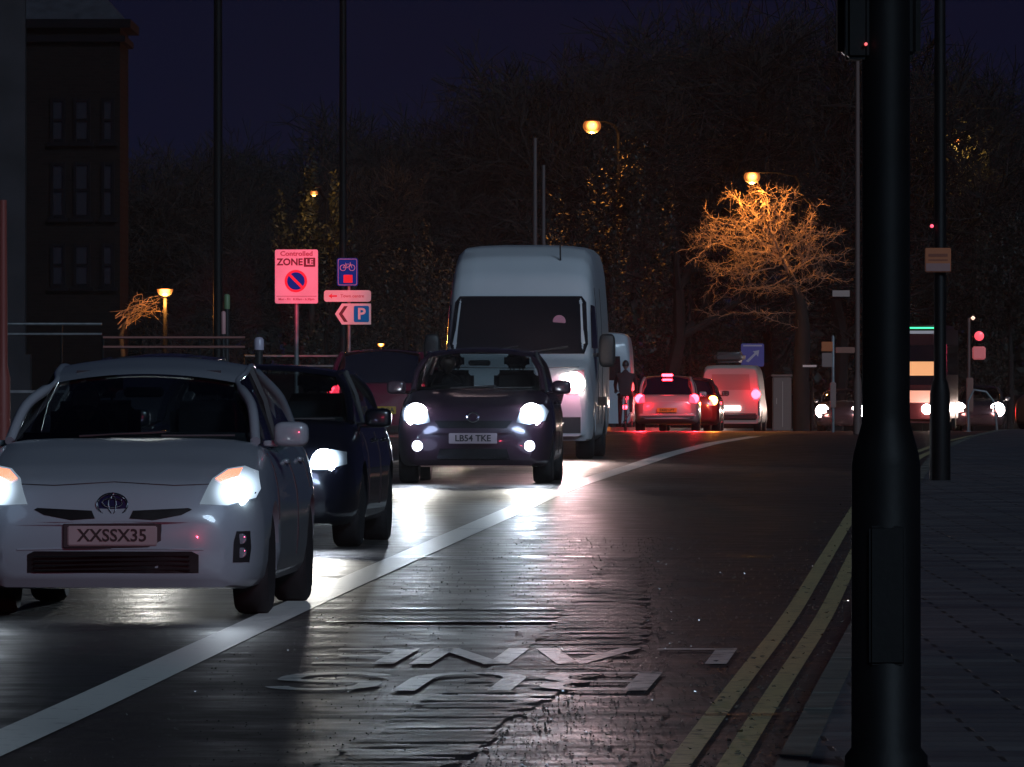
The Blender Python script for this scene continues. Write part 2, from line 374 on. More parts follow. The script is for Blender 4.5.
# BUS LANE lettering, to be read by drivers coming towards the camera
def letters():
    mb = MB()
    def arc(cx, cz, rx, rz, a0, a1, n=10): return [(cx + rx * math.cos(R(a0 + (a1 - a0) * k / n)), cz + rz * math.sin(R(a0 + (a1 - a0) * k / n))) for k in range(n + 1)]
    def stroke(pts, X0, Y0, sx, sy):
        P = [Vector((p[0] * sx / .11, p[1] * sy / .22)) for p in pts]   # metric in which the stroke is one unit wide
        vs = []
        for i, p in enumerate(P):
            t = (P[min(i + 1, len(P) - 1)] - P[max(i - 1, 0)]).normalized(); n = Vector((-t.y, t.x)) * .5
            for q in (p + n, p - n):
                y = Y0 - q.y * .22; vs.append((X0 - q.x * .11 - .045 * (Y0 - y) * -1 * -1, y, gz(y) + .0058))
        mb.add(vs, [(2 * i, 2 * i + 1, 2 * i + 3, 2 * i + 2) for i in range(len(P) - 1)])
    def sub(a, b, n=6): return [(a[0] + (b[0] - a[0]) * k / n, a[1] + (b[1] - a[1]) * k / n) for k in range(n + 1)]
    gl = {
        'B': [sub((.08, 0), (.08, 1)), [(.0, .94), (.5, .94)] + arc(.55, .73, .36, .21, 90, -90) + [(.1, .52)], [(.5, .52)] + arc(.55, .29, .40, .23, 90, -90) + [(0, .06)]],
        'U': [[(.06, 1), (.06, .35)] + arc(.5, .34, .44, .28, 180, 360) + [(.94, 1)]],
        'S': [arc(.5, .73, .42, .21, 15, 180) + arc(.5, .60, .42, .10, 180, 260, 5) + arc(.5, .40, .42, .10, 80, 0, 5) + arc(.5, .27, .42, .21, 0, -165)],
        'L': [sub((.08, 1), (.08, .0)), [(.0, .06), (.9, .06)]],
        'A': [sub((0, 0), (.48, 1)), sub((.52, 1), (1, 0)), [(.25, .33), (.75, .33)]],
        'N': [sub((.05, 0), (.05, 1)), sub((.08, 1), (.90, 0)), sub((.93, 0), (.93, 1))],
        'E': [sub((.08, 0), (.08, 1)), [(.0, .94), (.9, .94)], [(.0, .5), (.75, .5)], [(0, .06), (.9, .06)]]}
    def word(wd, Xs, Y0, sy, ws):
        for ch, x in zip(wd, Xs):
            for s in gl[ch]: stroke(s, x, Y0, ws, sy)
    word('LANE', (1.16, .62, .06, -.50), 52.3, 2.45, .44)
    word('BUS', (.72, .08, -.56), 48.7, 2.5, .50)
    me = mb.build('bus_lane_lettering', M_MARKD, normals=False); tag(me, kind='structure')
letters()
# small drain gratings / debris and leaves in the gutter
mb = MB(); rnd = random.Random(11)
for k in range(420):
    Y = 36 + 60 * rnd.random() ** 1.3; x = yel_x(Y) + rnd.gauss(.2, .24)
    if x > kerb_x(Y) - .02: continue
    s = rnd.uniform(.006, .02); q = rnd.uniform(0, PI); z = gz(Y) + .008
    c, d = math.cos(q) * s, math.sin(q) * s
    mb.add([(x + c, Y + d, z + rnd.uniform(0, .012)), (x - d, Y + c, z + .004), (x - c, Y - d, z + rnd.uniform(0, .012)), (x + d, Y - c, z)], [(0, 1, 2, 3)])
o = mb.build('gutter_litter', mat('wet_litter', (.12, .11, .08), .25), normals=False)
tag(o, 'small wet leaves and grit scattered along the gutter by the yellow lines', 'litter', kind='stuff')

V, Fc = [], []; rnd = random.Random(19)
for k in range(5200):
    Y = 36 + 44 * rnd.random() ** 1.2; lx = line_x(Y); x = lx + .2 + (kerb_x(Y) - lx - .3) * rnd.random()
    if rnd.random() < .45: x = interp(TR, Y) + abs(rnd.gauss(0, .3))
    if rnd.random() < .2: x = yel_x(Y) + rnd.gauss(.2, .2)
    sz = rnd.uniform(.003, .0065); z = gz(Y) + .001; q = rnd.uniform(0, PI); c, d = math.cos(q) * sz, math.sin(q) * sz; o = len(V)
    V += [(x + c, Y + d, z), (x - c, Y - d, z), (x - d, Y + c, z), (x + rnd.gauss(0, .002), Y + rnd.gauss(0, .002), z + sz * rnd.uniform(.6, 1.3))]; Fc += [(o, o + 2, o + 3), (o + 2, o + 1, o + 3), (o + 1, o, o + 3)]
mb = MB(); mb.add(V, Fc); tag(mb.build('road_grit', mat('wet_grit', (.10, .10, .09), .1, spec=1.0), normals=False), 'wet grit and stone chips glinting on the bus lane surface', 'grit', kind='stuff')

# ------------------------------------------------------------------ vehicles
def ring_decal(bvh, poly, off, name, m, parent, direction=(0, 1, 0), org=-5., rings=6, res=.03, sm=50, raw=False):
    """a shell following the body surface under a front (x,z) or side (y,z) outline"""
    n = []
    for a, b in zip(poly, poly[1:] + poly[:1]):
        a, b = Vector(a), Vector(b); k = max(1, int((b - a).length / res))
        n += [a.lerp(b, i / k) for i in range(k)]
    c = sum(n, Vector((0, 0))) / len(n); D = Vector(direction)
    vs = []; ok = True; last = None
    def hit(p, o_):
        if abs(D.y) > .5: o = Vector((p.x, org, p.y))
        else: o = Vector((org, p.x, p.y))
        h = bvh.ray_cast(o, D)
        if h[0] is None: return None
        nn = h[1] if h[1].dot(D) < 0 else -h[1]
        return h[0] + nn * o_
    for r in range(rings):
        t = 1 - r / rings
        for p in n:
            h = hit(c + (p - c) * t, off)
            if h is None: h = last if last is not None else Vector((0, 0, 0))
            last = h; vs.append(h)
    h = hit(c, off) or last; vs.append(h); N = len(n)
    fs = [(r * N + i, r * N + (i + 1) % N, (r + 1) * N + (i + 1) % N, (r + 1) * N + i) for r in range(rings - 1) for i in range(N)]
    fs += [((rings - 1) * N + i, (rings - 1) * N + (i + 1) % N, rings * N) for i in range(N)]
    k0 = len(vs); vs += [v + D * .03 for v in vs[:N]]
    fs += [(i, k0 + i, k0 + (i + 1) % N, (i + 1) % N) for i in range(N)]
    mb = MB(); mb.add(vs, fs)
    if raw: return mb
    return mb.build(name, m, parent, smooth=sm)

def wheel(parent, x, y, r, wd, side, rimm=None):
    t = MB(); t.lathe([(r * .62, -wd / 2), (r * .9, -wd / 2), (r * .975, -wd / 2 + .02), (r, -wd / 2 + .05), (r, wd / 2 - .05), (r * .975, wd / 2 - .02), (r * .9, wd / 2), (r * .62, wd / 2)], (0, 0, 0), 'X', 32)
    e = bpy.data.objects.new('wheel', None); COL.objects.link(e); e.parent = parent; e.location = (x, y, r); e.empty_display_size = .05
    t.build('tyre', M_RUB, e, smooth=40)
    q = MB(); q.lathe([(r * .63, -.02 * side), (r * .6, .06 * side), (r * .12, .04 * side), (r * .1, .08 * side)], (side * .02, 0, 0), 'X', 28)
    for k in range(7):
        a = 2 * PI * k / 7
        q.box((side * .075, math.cos(a) * r * .36, math.sin(a) * r * .36), (.03, .045, r * .5), rx=-(a - PI / 2) if False else 0)
    q.build('rim', rimm or M_ALU, e, smooth=40)
    return e

def plate(parent, y, z, txt, col, w_=.52, x=0, back=False, sc=.095, lean=0, matn=None):
    s = 1 if back else -1
    m = matn or mat('plate_' + ('yellow' if back else 'white'), col, .4, noise=.05)
    b = MB(); add_rbox(b, (x, y, z), (w_, .014, .115), .006)
    p = b.build('number_plate', m, parent, smooth=40)
    if txt:
        t = text_mb(txt, sc, .0015, .002)
        if back: t.v = [(-v[0], -v[1], v[2]) for v in t.v]
        shift(t, (x, y + s * .0085, z)); t.build('lettering', mat('plate_black', (.01, .01, .01), .5), p, normals=False)
    return p

def make_car(name, P, body_m, parent_loc, rz, label, cat, group=None, glass=M_GL, wheels=True):
    root = empty(name, parent_loc, rz, label, cat, group)
    L, W, H = P['L'], P['W'], P['H']; hw = W / 2
    zt = P['top']; zb = P['bot']; rw = P['rw']; wf, wr = P['wf'], P['wr']
    fx = P.get('plan', [(0, .74), (.04, .83), (.12, .91), (.28, .97), (.6, .995), (1.0, 1), (L - .7, 1), (L - .3, .96), (L - .1, .88), (L, .74)])
    crown = P.get('crown', .13)
    st = [0, .02, .05, .09, .14, .2, .28]; y = .34
    while y < L - .3: st.append(y); y += .055
    st += [L - .26, L - .18, L - .1, L - .05, L - .02, L]
    sec = [(0, 0), (.35, 0), (.62, 0), (.72, 0), (.86, .0), (.93, .03), (.97, .10), (.992, .22), (1.0, .38), (1.0, .52), (.99, .66), (.965, .78), (.935, .86), (.89, .925), (.82, .965), (.7, .985), (.5, .995), (.25, 1), (0, 1)]
    vs = []
    for yy in st:
        w_ = hw * smooth_interp(fx, yy, .03) if .1 < yy < L - .1 else hw * interp(fx, yy)
        a, b = interp(zb, yy), smooth_interp(zt, yy, .04)
        row = []
        for (fx_, fz) in sec:
            x, z = fx_ * w_, a + (b - a) * fz
            if fx_ > .7:
                for yw in (wf, wr):
                    ra = rw + .045; d = yy - yw
                    if abs(d) < ra:
                        zz = rw + math.sqrt(ra * ra - d * d)
                        if z < zz: z = zz
            row.append((x, z))
        full = row + [(-x, z) for x, z in row[-2:0:-1]]
        for x, z in full:
            u = min(1.2, abs(x) / hw)
            y2 = yy + crown * u ** 2.6 * max(0, 1 - yy / 1.2) - crown * .8 * u ** 2.6 * max(0, 1 - (L - yy) / 1.0)
            vs.append((x, y2, z))
    n = 2 * len(sec) - 2
    fs = [(i * n + k, i * n + (k + 1) % n, (i + 1) * n + (k + 1) % n, (i + 1) * n + k) for i in range(len(st) - 1) for k in range(n)]
    fs += [tuple(range(n))[::-1], tuple((len(st) - 1) * n + k for k in range(n))]
    mb = MB(); mb.add(vs, fs); body = mb.build('body', body_m, root, smooth=38)
    bm = bmesh.new(); bm.from_mesh(body.data); bvh = BVHTree.FromBMesh(bm); bm.free()
    # greenhouse
    g = P['gh']     # yc zc | yr zr | peak y,H | yrr zrr | yt zt ; half widths wb (belt) wt (roof)
    (yc, zc), (yr, zr), (yp, zp), (ye, ze), (yt, zt_) = g['pts']; wb, wt = g['wb'], g['wt']
    rail = [(wb * .99, yc + .20, zc - .03), ((wb + wt) / 2 + .03, (yc + .2 + yr + .08) / 2 - .03, (zc - .03 + zr) / 2 + .02), (wt, yr + .10, zr - .035), (wt + .02, (yr + yp) / 2, (zr + zp) / 2 - .035), (wt + .02, yp, zp - .05), (wt, ye - .05, ze - .045), ((wb + wt) / 2, (ye + yt) / 2 + .02, (ze + zt_) / 2 + .0), (wb * .95, yt - .05, zt_ - .02)]
    # smooth the rail
    def cat_(P4, t):
        p0, p1, p2, p3 = [Vector(p) for p in P4]
        return .5 * ((2 * p1) + (-p0 + p2) * t + (2 * p0 - 5 * p1 + 4 * p2 - p3) * t * t + (-p0 + 3 * p1 - 3 * p2 + p3) * t ** 3)
    rp = [rail[0]] + rail + [rail[-1]]; path = []
    for i in range(1, len(rp) - 2):
        for k in range(5): path.append(cat_(rp[i - 1:i + 3], k / 5))
    path.append(Vector(rail[-1]))
    rr = MB()
    for s in (1, -1): rr.tube([(p.x * s, p.y, p.z) for p in path], [.032 if p.y < yr else (.017 if p.y < ye - .1 else .04) for p in path], 8)
    rr.build('roof_rail', body_m, root, smooth=50)
    # roof shell between the rails (from header to rear header)
    rs = [p for p in path if yr + .02 <= p.y <= ye + .05 and p.z > zr - .12]
    nr = len(rs) - 1
    def roof(u, v):
        t = v * nr; i = min(int(t), nr - 1); p = rs[i].lerp(rs[i + 1], t - i); s = u * 2 - 1
        lift = .055 * (1 - s * s)
        return (p.x * s, p.y - .09 * (1 - s * s) * (1 - v), p.z + lift)
    rb = MB(); rb.patch(roof, 30, nr * 2)
    rb.build('roof', body_m, root, smooth=60, normals=False)
    h0 = Vector(roof(.5, 0)); e0 = Vector(roof(.5, 1))
    def ws(u, v):
        s = u * 2 - 1; a = Vector((s * (wb - .02), yc + .19 * s * s, zc - .03 * s * s)); q = Vector(roof(u, 0)); b = Vector((q.x * .97, q.y - .004, q.z - .012))
        p = a.lerp(b, v); p.y -= .03 * math.sin(PI * v); p.z += .012 * math.sin(PI * v); return p
    mb = MB(); mb.patch(ws, 14, 8); mb.build('windscreen', glass, root, smooth=60, normals=False)
    def rwd(u, v):
        s = u * 2 - 1; a = Vector((s * (wb * .95 - .03), yt - .09 * s * s, zt_ - .02)); q = Vector(roof(u, 1)); b = Vector((q.x * .96, q.y + .004 - .03 * s * s, q.z - .015))
        p = a.lerp(b, v); p.y += .03 * math.sin(PI * v); return p
    mb = MB(); mb.patch(rwd, 12, 6); mb.build('rear_window', glass, root, smooth=60, normals=False)
    # side glass: two panes per side, and the door pillar
    def rail_at(yy):
        top = [p for p in path]
        best = min(range(len(top) - 1), key=lambda i: abs((top[i].y + top[i + 1].y) / 2 - yy)); a, b = top[best], top[best + 1]
        t = 0 if abs(b.y - a.y) < 1e-6 else max(0, min(1, (yy - a.y) / (b.y - a.y))); return a.lerp(b, t)
    ya, yb, yz = yc + .26, P.get('bpil', (yc + yt) / 2), yt - .12
    for s in (1, -1):
        for (p0, p1) in ((ya, yb - .03), (yb + .03, yz)):
            def sg(u, v):
                yy = p0 + (p1 - p0) * u; q = rail_at(yy); zl = zc - .07 + (zt_ - zc) * max(0, (yy - yc)) / (yt - yc)
                a = Vector((wb + .005, yy, zl)); p = a.lerp(Vector((q.x, yy, q.z)), v); p.x += .012 * math.sin(PI * v); return (p.x * s, p.y, p.z)
            mb = MB(); mb.patch(sg, 8, 5); mb.build('side_window', glass, root, smooth=60, normals=False)
        q = rail_at(yb)
        mb = MB(); mb.tube([(s * (wb + .0), yb - .02, zc - .08), (s * ((wb + q.x) / 2 + .012), yb, (zc + q.z) / 2), (s * q.x, yb + .02, q.z)], .03, 6)
        mb.build('door_pillar', M_PLAS, root, smooth=50)
    # wipers, mirrors
    mb = MB()
    for s in (-.35, .22):
        a, b = ws(.5 + s * .6, .02), ws(.5 + s * .6 + .36 if s < 0 else .5 + s * .6 + .3, .05)
        mb.tube([a + Vector((0, -.015, .0)), b + Vector((0, -.02, .01))], .008, 5)
    mb.build('wiper', M_PLAS, root, smooth=50)
    for s in (1, -1):
        mb = MB(); add_pod(mb, (s * (hw + .05), yc + .42, zc + .01), (.21, .14, .15)); add_pod(mb, (s * (hw - .05), yc + .44, zc - .045), (.14, .05, .04))
        mi = mb.build('wing_mirror', body_m, root, smooth=50)
        mb = MB(); mb.box((s * (hw + .045), yc + .486, zc + .0), (.12, .004, .08)); mb.build('mirror_glass', M_CHR, mi)
    # interior
    mb = MB()
    add_rbox(mb, (0, yc + .45, zc - .04), (W * .8, .4, .12), .04)
    mb.build('dashboard', M_INT, root, smooth=50)
    for s in (1, -1):
        for ys_ in ((yc + 1.15, yc + 2.0) if L > 3.6 else (yc + 1.1,)):
            if ys_ > yt - .3: ys_ = yt - .35
            mb = MB(); add_rbox(mb, (s * .36, ys_, zc - .05), (.46, .14, .5), .06); add_rbox(mb, (s * .36, ys_ + .03, zc + .30), (.24, .1, .17), .045)
            mb.tube([(s * .36 - .05, ys_ + .02, zc + .12), (s * .36 - .05, ys_ + .03, zc + .25)], .008, 5); mb.tube([(s * .36 + .05, ys_ + .02, zc + .12), (s * .36 + .05, ys_ + .03, zc + .25)], .008, 5)
            mb.build('seat', M_SEAT, root, smooth=50)
    mb = MB(); a = ws(.5, .85); add_rbox(mb, (0, a.y + .09, a.z - .05), (.24, .03, .06), .012); mb.build('rear_view_mirror', M_INT, root, smooth=50)
    # steering wheel on the right of the driver
    mb = MB(); cx, cy, cz = -.36, yc + .72, zc + .0
    mb.tube([(cx + .18 * math.cos(a * PI / 12), cy + .06 * math.sin(a * PI / 12), cz + .17 * math.sin(a * PI / 12)) for a in range(25)], .014, 6, False)
    mb.build('steering_wheel', M_INT, root, smooth=50)
    if wheels:
        for yy in (wf, wr):
            for s in (1, -1): wheel(root, s * (hw - .125), yy, rw, .21, s)
    # door lines and sills
    for s in (1, -1):
        for yy in (yc + .18, yb, yb + .95 if yb + .95 < wr + .1 else wr - .2):
            mb = MB()
            zz0, zz1 = .32, zc - .1
            q = []
            for k in range(9):
                z = zz0 + (zz1 - zz0) * k / 8; h = bvh.ray_cast(Vector((s * 3, yy, z)), Vector((-s, 0, 0)))
                if h[0]: q.append(h[0] + Vector((s * .0015, 0, 0)))
            if len(q) > 2: mb.tube(q, .005, 4).build('door_gap', M_PLAS, root)
        for yy in (yb - .22, yb + .72):
            mb = MB()
            h = bvh.ray_cast(Vector((s * 3, yy, zc - .16)), Vector((-s, 0, 0)))
            if h[0]: add_pod(mb, tuple(h[0] + Vector((s * .012, 0, 0))), (.04, .2, .035)); mb.build('door_handle', body_m, root, smooth=50)
    return root, bvh, ws

def headlight(bvh, parent, poly, m_em, mir, lens_m, core=None):
    for s in (1, -1):
        pl = [(x * s, z) for x, z in poly]
        if s < 0: pl = pl[::-1]
        e = ring_decal(bvh, pl, .006, 'headlight', lens_m, parent)
        if core:
            cx, cz, r = core; h = bvh.ray_cast(Vector((s * cx, -5, cz)), Vector((0, 1, 0)))
            mb = MB(); mb.lathe([(r * .3, -.012), (r * .8, -.008), (r, 0), (r, .03)], (s * cx, h[0].y - .012, cz), 'Y', 20)
            mb.build('bulb', m_em, e, smooth=60)
mirr = [((0, 0))]
M_PEARL = mat('pearl_white_paint', (.26, .32, .35), .28, spec=.5, coat=.8, noise=.03, nscale=3)
M_NAVY = mat('dark_blue_paint', (.003, .004, .009), .3, coat=1, noise=.05)
M_PLUM = mat('dark_plum_paint', (.034, .017, .028), .3, coat=1, noise=.05)
M_WHITEV = mat('white_van_paint', (.60, .63, .66), .35, coat=.5, noise=.04, nscale=1.5)
M_SILV = mat('silver_paint', (.42, .40, .40), .32, metal=.3, coat=.7, noise=.04)
M_DRED = mat('dark_red_paint', (.14, .012, .015), .3, coat=1, noise=.05)
M_DARK = mat('black_paint', (.015, .015, .02), .25, coat=1, noise=.05)
E_HEAD = glow('lit_headlamp', (.86, .93, 1.0), 60)
E_HEADW = glow('lit_headlamp_dim', (.72, .86, 1.0), 1.3)
E_DRL = glow('lit_headlamp_near', (.85, .93, 1.0), 9)
E_WARM = glow('lit_headlamp_warm', (1.0, .82, .74), 60)
E_WARMD = glow('lit_headlamp_warm_rim', (1.0, .42, .42), 2.2)
E_ORANGE = glow('lit_indicator', (1.0, .22, .10), 1.5)
E_RED = glow('lit_tail_lamp', (1.0, .022, .04), 16)
E_REDD = glow('lit_tail_lamp_lens', (1.0, .01, .05), 2.4)
E_AMBER = glow('lit_amber_indicator', (1.0, .42, .05), 22)
M_LENS = mat('clear_lamp_lens', (.3, .33, .38), .08, spec=.8, metal=.4)
M_PL_W = mat('plate_pinkish', (.30, .25, .25), .45, noise=.1)
M_PL_Y = mat('plate_amber', (.5, .3, .03), .45)

hatchP = dict(L=4.46, W=1.745, H=1.49, rw=.31, wf=.88, wr=3.58,
    top=[(0, .56), (.03, .66), (.09, .745), (.16, .79), (.4, .88), (.8, .985), (1.05, 1.035), (1.3, 1.03), (2.5, .98), (3.6, 1.0), (4.2, 1.05), (4.38, .98), (4.46, .75)],
    bot=[(0, .25), (.05, .175), (.3, .16), (4.1, .18), (4.4, .26), (4.46, .35)],
    gh=dict(pts=[(1.0, 1.04), (1.92, 1.385), (2.75, 1.50), (3.35, 1.44), (4.15, 1.06)], wb=.735, wt=.55), bpil=2.5, crown=.17)

# --- the near white hatchback
YF = 57.9
pr, bvh, ws = make_car('hatchback_car', hatchP, M_PEARL, (Xp(112, YF), YF, gz(YF)), -.062 , 'pearl white hatchback with oval badge and lit headlights at the front of the queue', 'car', 'cars queueing towards the junction')
pr.rotation_euler = (R(.3), 0, -.062)
def pts(l): return [tuple(p) for p in l]
hl = [(.50, .655), (.56, .80), (.63, .855), (.72, .87), (.79, .84), (.815, .74), (.80, .69), (.66, .65)]
headlight(bvh, pr, hl, E_DRL, None, lens_falloff('lit_lamp_lens_near', (.62, .8, 1.0), (.70, .735), 1.8, .20, .05, .19), (.70, .725, .085))
for s in (1, -1):
    p = [(s * x, z) for x, z in [(.575, .795), (.64, .845), (.71, .855), (.70, .81), (.61, .775)]]
    ring_decal(bvh, p if s > 0 else p[::-1], .012, 'indicator', E_ORANGE, pr)
ring_decal(bvh, [(-.50, .26), (.50, .26), (.50, .365), (.46, .385), (-.46, .385), (-.50, .365)], .004, 'lower_grille', M_BLK, pr, rings=5)
mb = MB()
for k in range(4): mb.box((0, .015, .28 + .027 * k), (.9, .02, .006))
mb.build('grille_bar', M_BLK, pr)
for s in (1, -1):
    p = [(s * x, z) for x, z in [(.10, .575), (.24, .565), (.40, .595), (.46, .625), (.44, .635), (.12, .62)]]
    ring_decal(bvh, p if s > 0 else p[::-1], .004, 'upper_grille', M_BLK, pr)
    p = [(s * x, z) for x, z in [(.69, .32), (.775, .32), (.785, .40), (.78, .50), (.71, .50), (.695, .44)]]
    fo = ring_decal(bvh, p if s > 0 else p[::-1], .004, 'fog_lamp', M_PLAS, pr)
    for zz in (.375, .455):
        h = bvh.ray_cast(Vector((s * .735, -5, zz)), Vector((0, 1, 0)))
        mb = MB(); mb.lathe([(.02, -.006), (.03, -.004), (.034, .02)], (s * .735, h[0].y - .006, zz), 'Y', 14); mb.build('lamp_glass', M_LENS, fo, smooth=50)
# bonnet shut line
def surf_line(bvh, P2, r, name, m, parent, off=.001):
    q = []
    for a, b in zip(P2, P2[1:]):
        for k in range(8):
            x = a[0] + (b[0] - a[0]) * k / 8; z = a[1] + (b[1] - a[1]) * k / 8
            h = bvh.ray_cast(Vector((x, -5, z)), Vector((0, 1, 0)))
            if h[0]: q.append(h[0] + Vector((0, -off, 0)))
    mb = MB(); mb.tube(q, r, 5); return mb.build(name, m, parent)
surf_line(bvh, [(-.66, .775), (-.35, .765), (0, .785), (.35, .765), (.66, .775)], .004, 'bonnet_gap', M_PLAS, pr)
surf_line(bvh, [(-.56, .395), (-.3, .40), (.3, .40), (.56, .395)], .006, 'bumper_crease', M_PEARL, pr)
# badge: three overlapping ovals in a dark roundel
hb = bvh.ray_cast(Vector((0, -5, .655)), Vector((0, 1, 0)))[0]
by = hb.y - .012
mb = MB(); n = 28
mb.add([(0, by, .655)] + [(.088 * math.cos(2 * PI * k / n), by + .004, .655 + .066 * math.sin(2 * PI * k / n)) for k in range(n)] + [(.09 * math.cos(2 * PI * k / n), by + .05, .655 + .068 * math.sin(2 * PI * k / n)) for k in range(n)],
       [(0, 1 + k, 1 + (k + 1) % n) for k in range(n)] + [(1 + k, 1 + n + k, 1 + n + (k + 1) % n, 1 + (k + 1) % n) for k in range(n)])
bd = mb.build('badge', mat('badge_blue', (.012, .016, .06), .2, coat=1), pr, smooth=40)
def oval(mb, cx, cz, a, b, y, r=.006):
    mb.tube([(cx + a * math.cos(2 * PI * k / 28), y, cz + b * math.sin(2 * PI * k / 28)) for k in range(29)], r, 6, False)
mb = MB(); oval(mb, 0, .655, .088, .066, by - .002, .007); oval(mb, 0, .668, .058, .026, by - .004, .005); oval(mb, 0, .655, .022, .052, by - .005, .005)
mb.build('emblem', M_CHR, bd, smooth=60)
h = bvh.ray_cast(Vector((0, -5, .47)), Vector((0, 1, 0)))[0]
mb = MB(); add_rbox(mb, (0, h.y - .006, .475), (.58, .02, .15), .008); mb.build('plate_surround', M_PLAS, pr, smooth=40)
plate(pr, h.y - .02, .475, 'XXSSX35', (.5, .45, .44), sc=.1, matn=M_PL_W)
spot(pr, (.70, -.35, .70), (.95, -14, 0.1), 6, (.8, .9, 1), 50, .8)
spot(pr, (-.70, -.35, .70), (-.6, -14, 0.1), 6, (.8, .9, 1), 50, .8)

# --- the dark blue car behind it
hatch2 = dict(hatchP); hatch2.update(L=4.3, W=1.78, top=[(0, .5), (.03, .6), (.09, .68), (.2, .76), (.5, .86), (.9, .95), (1.15, .985), (1.3, .99), (3.6, 1.0), (4.05, 1.02), (4.22, .92), (4.3, .7)], bot=[(0, .25), (.05, .19), (.3, .17), (3.9, .18), (4.2, .26), (4.3, .35)],
    gh=dict(pts=[(1.15, .98), (1.85, 1.36), (2.45, 1.40), (3.3, 1.36), (3.95, 1.03)], wb=.75, wt=.58), wr=3.45, bpil=2.4)
YF = 76.0
bl, bvh, ws = make_car('dark_blue_car', hatch2, M_NAVY, (Xp(238, YF), YF, gz(YF)), -.07, 'dark blue car with one dazzling headlight, half hidden behind the white hatchback', 'car', 'cars queueing towards the junction')
headlight(bvh, bl, [(.50, .60), (.55, .70), (.68, .75), (.79, .73), (.80, .64), (.66, .60)], E_HEAD, None, lens_falloff('lens_blue_car', (.55, .75, 1.0), (.64, .665), 6, .05, .04, .18), (.64, .665, .095))
ring_decal(bvh, [(-.42, .52), (.42, .52), (.46, .58), (-.46, .58)], .004, 'upper_grille', M_BLK, bl)
ring_decal(bvh, [(-.5, .25), (.5, .25), (.45, .38), (-.45, .38)], .004, 'lower_grille', M_BLK, bl)
plate(bl, -.02, .45, 'LR08 KXT', (.5, .45, .44), matn=M_PL_W)
# --- the small plum car with dazzling headlights
small = dict(L=3.85, W=1.70, H=1.5, rw=.29, wf=.78, wr=3.2,
    top=[(0, .55), (.03, .66), (.08, .76), (.18, .84), (.5, .93), (.8, 1.0), (1.0, 1.03), (3.2, 1.04), (3.65, 1.04), (3.78, .95), (3.85, .75)],
    bot=[(0, .27), (.05, .20), (.3, .18), (3.5, .19), (3.75, .28), (3.85, .35)],
    gh=dict(pts=[(.9, 1.03), (1.5, 1.42), (2.1, 1.47), (3.0, 1.43), (3.6, 1.08)], wb=.71, wt=.56), bpil=2.0, crown=.2)
YF = 107.5
pl, bvh, ws = make_car('small_hatchback', small, M_PLUM, (Xp(473, YF), YF, gz(YF)), -.045, 'small plum hatchback with two dazzling headlights and fog lamps in front of the van', 'car', 'cars queueing towards the junction')
headlight(bvh, pl, [(.46, .66), (.50, .78), (.60, .84), (.73, .85), (.79, .78), (.76, .68), (.6, .64)], E_HEAD, None, lens_falloff('lens_plum_car', (.55, .72, 1.0), (.62, .745), 6, .07, .06, .21), (.62, .745, .125))
ring_decal(bvh, [(-.36, .60), (.36, .60), (.42, .68), (-.42, .68)], .004, 'upper_grille', M_BLK, pl)
ring_decal(bvh, [(-.40, .26), (.40, .26), (.36, .38), (-.36, .38)], .004, 'lower_grille', M_BLK, pl)
for s in (1, -1):
    h = bvh.ray_cast(Vector((s * .60, -5, .41)), Vector((0, 1, 0)))
    mb = MB(); mb.lathe([(.03, -.012), (.055, -.006), (.062, .02)], (s * .60, h[0].y - .006, .41), 'Y', 18); mb.build('fog_lamp', glow('lit_fog_lamp', (.75, .82, 1), 5), pl, smooth=60)
plate(pl, -.02, .49, 'LB54 TKE', (.5, .45, .44), matn=M_PL_W)
mb = MB(); oval(mb, 0, .72, .06, .05, -.01, .012); mb.build('badge', M_CHR, pl, smooth=50)
for car, xx, zz, pw in ((bl, .64, .665, 220), (pl, .62, .745, 340)):
    for s in (1, -1):
        spot(car, (s * xx, -.35, zz), (s * xx + .5, -30, .0), pw, (1.0, .97, .88), 30, 1, .06)

for car, xx, yy_, zz, pw in ((bl, .64, -.35, .665, 1800), (pl, .62, -.35, .745, 2600)):      # hot spot of each beam, level with the road
    for s in (1, -1): spot(car, (s * xx, yy_, zz), (s * xx, -60, zz), pw, (.70, .84, 1.0), 10, 1, .06)

for car, xx, yy_, zz, pw, cl in ((pl, .62, -.24, .745, 6, (.50, .62, 1.0)), (bl, .64, -.12, .665, 2.6, (.45, .55, 1.0)), (pr, .72, -.06, .72, .3, (.5, .7, 1.0)), (pl, .60, -.14, .41, .5, (.6, .62, 1.0))):
    for s in (1, -1): point(car, (s * xx, yy_, zz), pw, cl, .12, 'halo_fill')  # added point lights before the lamps, for a halo on the bodywork

